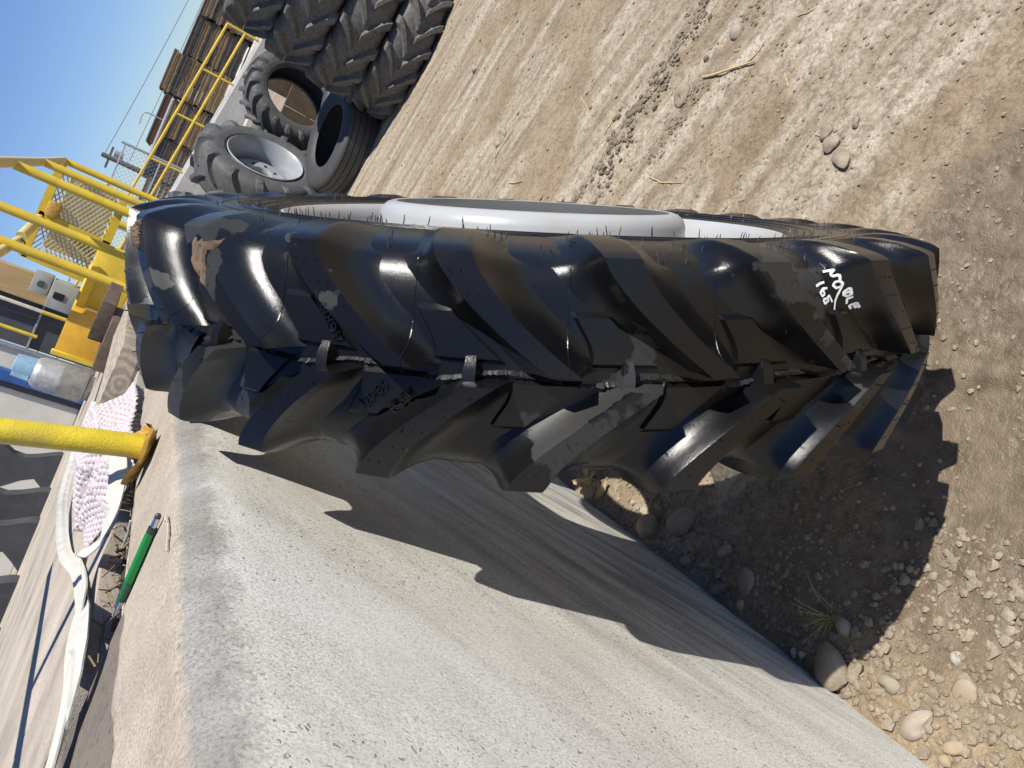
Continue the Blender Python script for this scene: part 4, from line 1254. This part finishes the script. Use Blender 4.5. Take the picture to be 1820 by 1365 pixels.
# row of dark slabs with curved edges standing on the dock
for i, (x, y, lab) in enumerate(((-3.03, 9.42, 'farthest dark grey curved block in the row on the dock'), (-2.98, 8.2, 'second farthest dark grey curved block in the row on the dock'), (-3.02, 7.55, 'middle dark grey curved block in the row on the dock'), (-2.94, 6.25, 'second nearest dark grey curved block in the row on the dock'), (-2.95, 5.5, 'nearest dark grey curved block in the row on the dock'))):
    sl_ = thing('curved_block', (x, y, DH), lab, 'block', 'dark curved blocks standing on the dock')
    e_ = [(0.0, 0.0), (-.004, .05), (-.03, .11), (-.085, .22), (-.13, .34), (-.12, .46), (-.05, .58), (.0, .70), (-.01, .86), (-.08, .98), (-.13, 1.1)]
    b_ = [(-.62, 1.1), (-.6, .9), (-.5, .78), (-.46, .6), (-.52, .45), (-.4, .3), (-.34, .18), (-.42, .08), (-.5, .0)]
    V = [(q[0], s, q[1]) for s in (0, .13) for q in e_ + b_]; n_ = len(e_ + b_)
    m_ = MB(); m_.add(V, [tuple(range(n_)), tuple(range(2 * n_ - 1, n_ - 1, -1))] + [(k, n_ + k, n_ + (k + 1) % n_, (k + 1) % n_) for k in range(n_)])
    m_.build('block_body', M['old4'], sl_, sharp=30)

# heavy timbers and a pale beam
tg = 'timbers lying on the dock edge'
for (x, y, z, sx, sy, sz, rz, mt, nm, lab) in (
        (-.86, 5.9, DH, .34, .9, .11, .06, 'tie', 'timber_block', 'lower dark brown rough timber block on the dock'),
        (-.74, 6.2, DH + .112, .28, .8, .09, -.04, 'tie', 'timber_block', 'upper dark brown rough timber block resting on the lower one'),
        (-.44, 3.9, DH, .27, 2.2, .075, .075, 'oak', 'timber_beam', 'pale weathered timber with growth rings at the dock edge')):
    t_ = thing(nm, (x, y, z), lab, 'timber', tg, (0, 0, rz))
    bm_ = bevel_box((sx, sy, sz), .012, 2, .004, int(sx * 100)); place('timber_body', withmat(bm_, M[mt]), t_, (0, 0, sz / 2))

# yellow post with torn base plate and the rail it carries
bp = thing('guard_post', (-.128, 1.50, DH), 'yellow painted pipe post with a torn base plate on the dock edge', 'post')
pts = [(0, 0, -.02)] + [(-.203 * z, 0.003 * math.sin(z * 9), z) for z in np.linspace(.03, 1.07, 12)]
mb = MB(); mb.tube(pts, .0228, 28); mb.build('post_pipe', M['bollard'], bp)
mb = MB(); mb.tube([(-.217 + .10, -.55, 1.07), (-.217 - .32, 1.2, 1.07)], .027, 14); mb.build('top_rail', M['bollard'], bp)
# bent plate
def torn_plate(seed, a0, a1, r0, r1, z0, lift, thick=.006):
    r_ = random.Random(seed); rows = []
    for t in np.linspace(a0, a1, 26):
        row = []
        for k, f in enumerate(np.linspace(0, 1, 6)):
            r = r0 + (r1 - r0) * f * (0.75 + .4 * vnoise(t * 2.1, 3.3, seed))
            z = z0 + lift * f * f * (0.4 + vnoise(t * 1.9, f * 3, seed + 1)) + .006 * (vnoise(t * 6, f * 5, seed + 2) - .5)
            row.append((r * math.cos(t), r * math.sin(t), z))
        rows.append(row)
    m_ = MB(); m_.grid(rows); low = [[(p[0], p[1], p[2] - thick) for p in row] for row in rows]; m_.grid(low, 0, True)
    m_.grid([[row[-1] for row in rows], [row[-1] for row in low]], 0, True)
    return m_
torn_plate(3, .2, 2.3, .018, .042, .006, .022).build('base_plate', M['yellowchip'], bp)
torn_plate(8, 2.2, 4.6, .018, .043, .010, -.006).build('base_plate', M['yellowchip'], bp)
mb = torn_plate(12, -2.6, -.9, .022, .085, .008, .016); mb.build('peeled_strip', M['yellowchip'], bp)
mb = MB(); mb.lathe([(-.004, .0245), (.003, .0265), (.010, .0245), (.016, .023)], 28, 'z'); mb.build('weld_collar', M['yellowchip'], bp)

# bubble wrap: a crumpled sheet with real blisters
bw = thing('bubble_wrap', (-.42, 2.2, DH), 'crumpled pink bubble wrap lying behind the yellow post', 'bubble wrap')
BWK = np.array([[(-.212, 1.58, .004), (-.262, 1.595, .004), (-.335, 1.63, .004), (-.51, 1.86, .006)],
                [(-.215, 1.90, .014), (-.275, 1.92, .062), (-.375, 1.96, .066), (-.56, 2.08, .03)],
                [(-.228, 2.24, .018), (-.30, 2.25, .098), (-.42, 2.26, .104), (-.63, 2.31, .04)],
                [(-.30, 2.62, .008), (-.40, 2.66, .02), (-.55, 2.7, .02), (-.75, 2.72, .008)]])
def bw_pt(u, v):
    a_ = u * 3; i = min(int(a_), 2); f = a_ - i; f = f * f * (3 - 2 * f)
    b2 = v * 3; j = min(int(b2), 2); g = b2 - j
    p = (BWK[j, i] * (1 - f) + BWK[j, i + 1] * f) * (1 - g) + (BWK[j + 1, i] * (1 - f) + BWK[j + 1, i + 1] * f) * g
    w = math.sin(math.pi * min(1, v * 1.3 + .05))
    z = p[2] + (.03 * (fbm(u * 2.6 + 1.3, v * 4.0, 91, 2) - .5) - .022 * math.exp(-((v - .20 - .12 * u) / .05) ** 2) + .014 * math.exp(-((v - .11 - .12 * u) / .05) ** 2)) * w
    e = .03 * (vnoise(u * 4, v * 7, 33) - .5)
    return np.array([p[0] + e * .6, p[1] + e, max(.004, z)])
BWO = np.array([-.42, 2.2, 0])
mb = MB(); mb.grid([[bw_pt(u, v) - BWO for v in np.linspace(0, 1, 60)] for u in np.linspace(0, 1, 34)])
sheet = mb.build('film', M['bubble'], bw, sharp=None)
mb = MB()
for i in range(19):
    for j in range(54):
        u = (i + .5 + .5 * (j % 2)) / 20; v = (j + .5) / 55
        p = bw_pt(u, v) - BWO
        n1 = bw_pt(min(1, u + .02), v) - bw_pt(u - .02, v); n2 = bw_pt(u, v + .01) - bw_pt(u, v - .008)
        nn_ = np.cross(n2, n1); nn_ = nn_ / (np.linalg.norm(nn_) + 1e-9); nn_ = nn_ if nn_[2] > 0 else -nn_
        t1 = n1 / np.linalg.norm(n1); t2 = np.cross(nn_, t1)
        if random.random() < .05: continue
        r = .0088 * random.uniform(.94, 1.03); hgt = .0042
        V = []
        for f, hh in ((1.0, -.1), (.86, .62), (.5, .95)):
            for q in range(8):
                an = q * 2 * math.pi / 8
                V.append(tuple(p + (t1 * math.cos(an) + t2 * math.sin(an)) * r * f + nn_ * hgt * hh))
        V.append(tuple(p + nn_ * hgt))
        Fc = [(k * 8 + q, k * 8 + (q + 1) % 8, (k + 1) * 8 + (q + 1) % 8, (k + 1) * 8 + q) for k in range(2) for q in range(8)] + [(16 + q, 16 + (q + 1) % 8, 24) for q in range(8)]
        mb.add(V, Fc)
tag(mb.build('bubbles', M['bubble'], bw, sharp=None), None, None, None, 'stuff')

# white webbing strap
stp_ = thing('strap', (-.29, 1.12, DH), 'white webbing strap looped over the dock floor', 'strap')
def ribbon(name, path, width, parent, off):
    """path: (x, y, z, twist) ; twist 0 flat, 1 on edge"""
    P = np.array([p[:3] for p in path]); tw = np.array([p[3] for p in path])
    t = np.linspace(0, len(P) - 1, 12 * (len(P) - 1) + 1)
    def cr(col):
        out = []
        for x in t:
            i = min(int(x), len(col) - 2); f = x - i
            p0, p1, p2, p3 = col[max(0, i - 1)], col[i], col[i + 1], col[min(len(col) - 1, i + 2)]
            out.append(.5 * ((2 * p1) + (-p0 + p2) * f + (2 * p0 - 5 * p1 + 4 * p2 - p3) * f * f + (-p0 + 3 * p1 - 3 * p2 + p3) * f ** 3))
        return np.array(out)
    Q = np.stack([cr(P[:, k]) for k in range(3)], 1); T = cr(tw)
    top, bot = [], []
    for i in range(len(Q)):
        d = Q[min(i + 1, len(Q) - 1)] - Q[max(0, i - 1)]; d[2] *= .3; d /= np.linalg.norm(d)
        n_ = np.array([-d[1], d[0], 0.]); n_ /= np.linalg.norm(n_)
        an = T[i] * math.pi / 2
        side = n_ * math.cos(an) + np.array([0, 0, 1.]) * math.sin(an); nor = np.array([0, 0, 1.]) * math.cos(an) - n_ * math.sin(an)
        c = Q[i] + np.array([0, 0, abs(math.sin(an)) * width / 2])
        rowt, rowb = [], []
        for f in np.linspace(-.5, .5, 7):
            b_ = c + side * width * f - off
            cup = .0012 * math.cos(f * 9)
            rowt.append(b_ + nor * (.0016 + cup)); rowb.append(b_ - nor * (.0012 - cup))
        top.append(rowt); bot.append(rowb)
    m_ = MB(); m_.grid(top, 0, True); m_.grid(bot)
    m_.grid([[r[0] for r in top], [r[0] for r in bot]]); m_.grid([[r[-1] for r in top], [r[-1] for r in bot]], 0, True)
    return m_.build(name, M['strap'], parent, sharp=60)
so = np.array([-.29, 1.12, DH])
z_ = DH + .004
ribbon('strap_leg', [(-.545, .92, z_, 0), (-.46, 1.0, z_, .05), (-.385, 1.04, z_ + .004, .08), (-.315, 1.06, z_ + .012, .15), (-.288, 1.10, z_ + .02, .3), (-.335, 1.24, z_ + .014, .15), (-.40, 1.39, z_ + .006, .1),
                     (-.53, 1.78, z_, .25), (-.72, 2.25, z_ + .004, .5), (-.93, 2.95, z_ + .012, .75), (-1.06, 3.5, z_ + .02, .8), (-1.0, 3.9, z_ + .03, .75), (-.8, 4.05, z_ + .03, .7)], .036, stp_, so)
ribbon('strap_leg', [(-.42, .98, z_ + .006, .05), (-.37, 1.09, z_ + .01, .05), (-.37, 1.25, z_ + .016, .1), (-.395, 1.45, z_ + .012, -.05), (-.37, 1.53, z_ + .02, -.45), (-.33, 1.47, z_ + .016, -.2), (-.29, 1.455, z_ + .016, .1),
                     (-.245, 1.45, z_ + .012, .2), (-.218, 1.48, z_ + .014, .4), (-.212, 1.58, z_ + .016, .45), (-.24, 1.75, z_ + .02, .45), (-.33, 2.0, z_ + .02, .45)], .036, stp_, so)

# green pen
pen = thing('pen', (-.137, 1.040, DH), 'green ballpoint pen with a black stylus end on the concrete kerb', 'pen')
d_ = Vector((-.152, .006, 0)).normalized()
pr_ = Euler((0, 0, math.atan2(d_.y, d_.x))).to_matrix().to_euler()
def pp(nm, prof, mat, n=20):
    mb = MB(); mb.lathe(prof, n, 'x'); mb.build(nm, mat, pen, (0, 0, .0066), pr_)
pp('barrel', [(-.045, .0), (-.045, .0058), (-.04, .0062), (.0, .0063), (.026, .0065), (.03, .0062)], M['green'], 6)
pp('grip', [(.0295, .0062), (.033, .0066), (.05, .0065), (.058, .0057)], M['greendark'])
pp('tip', [(.058, .0055), (.064, .0046), (.076, .0018), (.080, .0006), (.080, 0)], M['chrome'])
pp('collar', [(-.0535, .0050), (-.053, .0058), (-.045, .0059), (-.0445, .0052)], M['pendark'])
pp('ferrule', [(-.067, .0037), (-.066, .004), (-.0535, .0041)], M['chrome'])
pp('stylus', [(-.074, 0), (-.0738, .0022), (-.072, .0037), (-.069, .0042), (-.067, .0039)], M['pendark'])

# debris in the gap between kerb and floor
def stick(name, pts, r, mat, label, cat, group):
    a = Vector(pts[0]); mb = MB()
    n_ = len(pts)
    mb.tube([Vector(p) - a for p in pts], r, 6, True, 0, [r * (1.0 - .45 * abs(i / (n_ - 1) - .3)) for i in range(n_)])
    return tag(mb.build(name, mat, None, a), label, cat, group)
stick('twig', [(-.225, 1.27, 1.178), (-.235, 1.20, 1.176), (-.252, 1.16, 1.172), (-.25, 1.12, 1.172), (-.262, 1.07, 1.168)], .0035, M['twig'], 'forked pale twig in the gap beside the pen', 'twig', None)
stick('twig', [(-.20, 1.32, 1.189), (-.225, 1.33, 1.184), (-.262, 1.36, 1.18)], .003, M['twig'], 'short pale twig poking out of the gap behind the pen', 'twig', None)
stick('twig', [(-.052, .99, 1.1885), (-.048, 1.0, 1.19), (-.043, .95, 1.1885), (-.05, .9, 1.188)], .0018, M['twig'], 'thin curled twig on the kerb beside the pen', 'twig', None)
stick('twig', [(-.30, 1.95, 1.262), (-.315, 1.98, 1.275), (-.325, 2.02, 1.284)], .004, M['twig'], 'short grey twig on the bubble wrap', 'twig', None)
mb = MB(); rr_ = random.Random(4)
for k in range(190):
    x = rr_.uniform(-.36, -.222); y = rr_.uniform(1.08, 1.75); z = 1.152 + rr_.random() ** 2 * .025
    mb.tube([(x, y, z), (x + rr_.uniform(-.02, .02), y + rr_.uniform(-.05, .05), z + rr_.uniform(-.015, .02))], rr_.uniform(.0008, .0025), 4, False)
tag(mb.build('gap_litter', M['pal1'], None, smooth=False), 'dry stalks and dust packed into the gap behind the kerb', None, None, 'stuff')
ch = MB(); ch.box((0, 0, 0), (.004, .018, .001)); tag(ch.build('paint_chip', M['yellow'], None, (-.262, .985, 1.1672), (0, 0, .35)), 'tiny bright yellow chip on the brown strip', 'chip')
# ================================================================ STONES, CLODS, STRAW
def rock_mesh(seed, sx, sy, sz, mat, ang=0.0, sub=3):
    bm = bmesh.new(); bmesh.ops.create_icosphere(bm, subdivisions=sub, radius=1.0)
    r = random.Random(seed); offs = [Vector((r.uniform(-1, 1), r.uniform(-1, 1), r.uniform(-1, 1))).normalized() for _ in range(7)]
    amp = [r.uniform(.05, .16) * (1 + ang) for _ in offs]
    for v in bm.verts:
        n_ = v.co.normalized(); k = 1.0
        for o_, a_ in zip(offs, amp):
            d_ = n_.dot(o_)
            k += a_ * (d_ if ang < .5 else -max(0, d_ - .45) * 2.4)
        k += .10 * (fbm(n_.x * 2.3 + seed * 1.7 + n_.z, n_.y * 2.3 - n_.z * 1.3, seed, 3) - .5) + ang * .05 * (vnoise(n_.x * 5 + seed, n_.y * 5 + n_.z * 3, seed) - .5)
        v.co = Vector((n_.x * k * sx, n_.y * k * sy, n_.z * k * sz))
    me = bpy.data.meshes.new('stone'); bm.to_mesh(me); bm.free()
    me.polygons.foreach_set('use_smooth', [True] * len(me.polygons))
    if ang >= .5: me.set_sharp_from_angle(angle=math.radians(28))
    me.materials.append(mat); return me
stone_cols = {'pink': (.43, .36, .33), 'olive': (.27, .255, .19), 'brown': (.27, .2, .145), 'white': (.44, .42, .38), 'tan': (.40, .31, .21), 'yellow': (.33, .25, .13), 'grey': (.24, .225, .2), 'dark': (.09, .085, .083), 'dust': (.29, .235, .17), 'plum': (.12, .1, .095)}
SM = {k: mat_stone('stone_' + k, c) for k, c in stone_cols.items()}
STONES = [  # x, y, half sizes, rot, colour, angular, label
    (.044, .699, .046, .026, .022, 2.55, 'pink', .2, 'pale pink quartz stone beside the wall foot'),
    (.071, .775, .031, .023, .018, 2.3, 'olive', .2, 'grey green rounded stone in the sun near the wall'),
    (.045, .788, .024, .011, .013, 2.4, 'brown', .2, 'narrow brown stone touching the grey green one'),
    (.170, .706, .017, .012, .011, .4, 'white', .3, 'small white stone among clods in the sun'),
    (.051, .638, .027, .013, .013, 2.3, 'tan', .2, 'long tan pebble at the lower right corner'),
    (.026, .644, .017, .013, .012, 1.3, 'yellow', .4, 'yellow ochre pebble at the wall foot'),
    (.104, .898, .020, .016, .018, .9, 'grey', .1, 'oval grey stone under the dry grass tuft'),
    (.104, 1.374, .045, .030, .030, 2.6, 'grey', .1, 'larger smooth round stone in the shade under the tyre'),
    (.050, 1.477, .036, .033, .036, .3, 'brown', .1, 'dark round stone with a sun spot by the wall'),
    (.067, 1.140, .046, .034, .014, .5, 'dust', .5, 'flat dusty slab stone in the tyre shadow'),
    (.036, 1.325, .031, .017, .018, 2.5, 'grey', .3, 'long grey stone against the wall in shade'),
    (.047, 1.272, .026, .011, .012, 2.0, 'grey', .3, 'narrow grey stone beside the long one in shade'),
    (.028, 1.195, .026, .015, .016, 2.4, 'plum', .2, 'dark plum stone by the wall in shade'),
    (.026, 1.125, .014, .012, .013, 0, 'tan', .1, 'small round tan pebble by the wall in shade'),
    (.012, .965, .012, .010, .012, .3, 'white', .6, 'white chip at the wall foot in shade'),
    (.020, .943, .011, .009, .012, 1.3, 'white', .6, 'smaller white chip beside the other in shade'),
    (.101, 1.237, .029, .016, .016, 2.7, 'tan', .7, 'wedge shaped pale stone in the tyre shadow'),
    (.135, .672, .040, .026, .014, .5, 'dust', .6, 'flat earthy stone among the clods at lower right'),
    (.072, 1.582, .012, .011, .012, 0, 'white', .1, 'pale pebble catching sun under the tyre'),
    (1.501, 2.148, .034, .024, .022, .5, 'grey', .1, 'smooth grey stone alone on the dry dirt'),
    (1.155, 1.477, .021, .014, .014, .4, 'dark', .1, 'dark oval stone beside crumbled pale earth'),
    (1.179, 3.804, .036, .026, .022, 1.2, 'grey', .3, 'nearer of two grey pebbles on the pale yard'),
    (1.235, 3.77, .026, .02, .018, .2, 'grey', .3, 'farther of two grey pebbles on the pale yard'),
    (1.723, 4.761, .042, .034, .03, .4, 'grey', .2, 'grey stone on the yard near the tyre stack'),
    (1.339, 1.812, .012, .01, .01, 0, 'dust', .5, 'little earthy pebble near the straw'),
]
for i, (x, y, sx, sy, sz, rz, cn, an, lab) in enumerate(STONES):
    o_ = place('stone', rock_mesh(i + 3, sx * .85, sy * .85, sz * .85, SM[cn], max(an, .35 if i in (6, 7, 8, 12, 13, 19) else .6)), None, (x, y, ground_z(x, y) + sz * .2), (random.uniform(-.15, .15), random.uniform(-.15, .15), rz))
    tag(o_, lab, 'stone', 'stones on the dirt')
CL = [(.040, .885, .052, .036, .026, .9, 'large crumbly clod leaning on the wall at the shadow edge'), (.055, .835, .024, .018, .017, .3, 'brown clod in the sun just past the shadow edge'),
      (1.103, 1.524, .032, .024, .017, .4, 'pale crumbled clod beside the dark oval stone'), (1.135, 1.565, .024, .022, .014, .2, 'smaller pale clod beside the bare streak'),
      (1.06, 1.47, .045, .03, .012, .7, 'flattened pale clod next to the tyre rim'), (1.30, 2.30, .05, .035, .026, .2, 'dark brown torn clod on the ridge')]
for i, (x, y, sx, sy, sz, rz, lab) in enumerate(CL):
    o_ = place('clod', rock_mesh(i + 60, sx, sy, sz, M['clod'], .8), None, (x, y, ground_z(x, y) + sz * .4), (0, 0, rz)); tag(o_, lab, 'clod', 'dirt clods')

# loose crumbs of earth: far too many to count
base_shapes = []
for s in range(6):
    bm = bmesh.new(); bmesh.ops.create_icosphere(bm, subdivisions=1, radius=1.0); r_ = random.Random(s)
    V = np.array([list(v.co * (1 + r_.uniform(-.28, .28))) for v in bm.verts]); V[:, 2] *= .75
    Fc = np.array([[v.index for v in f.verts] for f in bm.faces]); base_shapes.append((V, Fc)); bm.free()
def crumbs(name, pts, sizes, mat, label):
    allV, allF = [], []; o_ = 0
    for (x, y), s in zip(pts, sizes):
        V, Fc = base_shapes[rng.integers(6)]
        a = rng.random() * 6.28; c, s_ = math.cos(a), math.sin(a)
        st_ = rng.uniform(.7, 1.3)
        W = np.stack([(V[:, 0] * c * st_ - V[:, 1] * s_) * s + x, (V[:, 0] * s_ * st_ + V[:, 1] * c) * s + y, V[:, 2] * s + ground_z(x, y) + s * .25], 1)
        allV.append(W); allF.append(Fc + o_); o_ += len(V)
    me = bpy.data.meshes.new(name); me.from_pydata(np.concatenate(allV).tolist(), [], np.concatenate(allF).tolist()); me.materials.append(mat); me.update()
    return tag(place(name, me), label, None, None, 'stuff')
pts, sz = [], []
def scat(n, fx, smin, smax, pw=3.0):
    for _ in range(n):
        p = fx()
        if p[0] < .006: continue
        pts.append(p); sz.append(smin + (smax - smin) * rng.random() ** pw)
scat(3000, lambda: (abs(rng.normal(0, .14)) + .008, rng.uniform(.5, 1.75)), .0009, .0085, 4.5)
scat(1500, lambda: (rng.uniform(.01, .36), rng.uniform(.5, .88)), .0009, .011, 5.0)
scat(5200, lambda: (rng.uniform(.2, 2.0), rng.uniform(.7, 2.6)), .0008, .0065, 4)
scat(900, lambda: (rng.uniform(.7, 2.6), rng.uniform(2.4, 6)), .002, .012, 4)
crumbs('earth_crumbs', pts, sz, M['clod'], 'loose tan crumbs of earth scattered on the yard')
pts, sz = [], []
for x0, y0, amp, w in RIDGES:
    for _ in range(int(1900 * min(1, amp / .02))):
        al = rng.uniform(-.2, 1.1); d = rng.normal(0, w * 1.2)
        if fbm(al * 6, d * 12 + x0 * 9, 4, 2) < .5: continue
        pts.append((x0 + al * DIRX - d * DIRY * .9, y0 + al * DIRY + d * DIRX)); sz.append(.0016 + .012 * rng.random() ** 3.5 * min(1, amp / .02))
crumbs('ridge_crumbs', pts, sz, M['mudclod'], 'brown torn crumbs along the scraped ridges')

# straw and sticks
SG2 = 'dry straw on the yard'
ST = [((1.355, 2.213), (1.384, 1.988), .0075, 'thick split stick of dry wood on the dirt'), ((1.394, 2.02), (1.45, 2.0), .004, 'short brown stick at the end of the split stick'), ((1.101, 3.756), (1.256, 3.668), .006, 'brown stalk on the pale yard near the grey pebbles'),
      ((.973, 3.44), (.985, 3.31), .005, 'curled yellow straw behind the wheel rim'), ((1.367, 3.068), (1.293, 2.94), .003, 'thin bent straw on the pale yard'), ((1.184, 2.725), (1.264, 2.707), .004, 'straw lying along the brown ridge'),
      ((1.135, 2.662), (1.065, 2.583), .003, 'short straw across the brown ridge'), ((1.01, 2.278), (.993, 2.089), .004, 'thin straw close behind the wheel'), ((1.514, 1.893), (1.529, 1.836), .003, 'yellow straw fleck at the top edge'),
      ((1.333, 1.838), (1.286, 1.791), .0025, 'little hooked straw near the split stick'), ((1.133, 1.602), (1.108, 1.549), .0025, 'tiny straw beside the crumbled clod')]
for i, (a, b_, r, lab) in enumerate(ST):
    m_ = ((a[0] + b_[0]) / 2 + random.uniform(-.012, .012), (a[1] + b_[1]) / 2 + random.uniform(-.012, .012))
    P = [(p[0], p[1], ground_z(p[0], p[1]) + r * .9) for p in (a, (a[0] * .6 + m_[0] * .4, a[1] * .6 + m_[1] * .4), m_, b_)]
    stick('straw', P, r * .62, M['straw'], lab, 'straw', SG2)

# dry grass tuft
gt = thing('grass_tuft', (.111, .926, ground_z(.111, .926)), 'sparse dry grass tuft in the tyre shadow', 'grass')
rr_ = random.Random(8)
for k in range(26):
    a = rr_.uniform(0, 6.28); ln = rr_.uniform(.03, .10); sp2 = rr_.uniform(.2, .9)
    p0 = Vector((rr_.gauss(0, .008), rr_.gauss(0, .008), 0)); d2 = Vector((math.cos(a) * sp2, math.sin(a) * sp2, 1)).normalized()
    mb = MB(); mb.tube([p0, p0 + d2 * ln * .5, p0 + d2 * ln + Vector((d2.x, d2.y, -.4)) * ln * .25], .0009, 4, False, 0, [.0011, .0009, .0004]); mb.build('blade', M['grass'], gt, smooth=False)

def crumple(name, cen, w, l, seed, mat, label, cat, rot=(0, 0, 0), amp=.3, taper=0.0, curl=.6):
    rows = []
    for u in np.linspace(-1, 1, 22):
        row = []
        for v in np.linspace(0, 1, 26):
            ww = w * (1 - taper * v) * (1 - .25 * abs(vnoise(v * 4, seed, seed) - .5))
            z = amp * w * (fbm(u * 2.1 + seed, v * 4.3, seed, 3) - .5) + curl * w * u * u * .5 + .12 * w * math.sin(u * 5 + v * 3)
            row.append((u * ww * .5, v * l, z))
        rows.append(row)
    m_ = MB(); m_.grid(rows); m_.grid([[(p[0], p[1], p[2] - .0006) for p in r] for r in rows], 0, True)
    return tag(m_.build(name, mat, None, cen, rot, sharp=None), label, cat)
# plastic scrap hanging from the tyre
A_, B2_, C_ = Vector((.262, 1.30, .13)), Vector((.30, 1.205, .13)), Vector((.185, 1.312, ground_z(.185, 1.312) + .006))
rows = []
for u in np.linspace(0, 1, 20):
    row = []
    for v in np.linspace(0, 1, 24):
        p_ = (A_.lerp(B2_, u)).lerp(C_, v ** 1.15 * (.93 + .07 * math.sin(9 * u)))
        cr = .016 * (fbm(u * 3.1, v * 2.2, 44, 3) - .5) + .006 * math.sin(u * 11 + v * 2) * (1 - v * .6)
        row.append(tuple(p_ + Vector((.7, .5, .3)) * cr))
    rows.append(row)
m_ = MB(); m_.grid(rows)
po = m_.build('plastic_scrap', M['plastic'], None, (0, 0, 0), sharp=None)
tag(po, 'torn grey plastic scrap hanging under the tyre bars', 'plastic')
# dry husks in the sun patch
hk = thing('dry_leaves', (.06, 1.74, ground_z(.06, 1.74)), 'curled dry corn husks in the sun patch by the wall', 'leaves')
for i, (x, y, z, w, l, rt) in enumerate(((.0, .0, .02, .03, .075, (.3, .2, .6)), (.02, -.03, .012, .022, .06, (.1, -.4, 1.6)), (.03, .03, .02, .02, .07, (.5, .3, 2.6)), (-.02, -.02, .016, .022, .06, (.2, .7, -.5)), (.045, -.01, .03, .014, .07, (.8, 0, .2)), (.0, .04, .03, .016, .06, (.7, .5, -1.4)))):
    rows = []
    for u in np.linspace(-1, 1, 9):
        rows.append([(u * w * .5 * math.sin(math.pi * (.12 + .8 * v)), v * l, .35 * w * u * u + .3 * l * (v - .5) ** 2 + .1 * w * math.sin(9 * v + i)) for v in np.linspace(0, 1, 14)])
    m_ = MB(); m_.grid(rows); m_.build('husk', M['husk'], hk, (x, y, z), rt, sharp=None)
stick('wood_chip', [(.004, .79, .035), (.008, .765, .03), (.006, .745, .03)], .004, M['straw'], 'thin wood chip at the wall foot in the sun', 'chip', None)
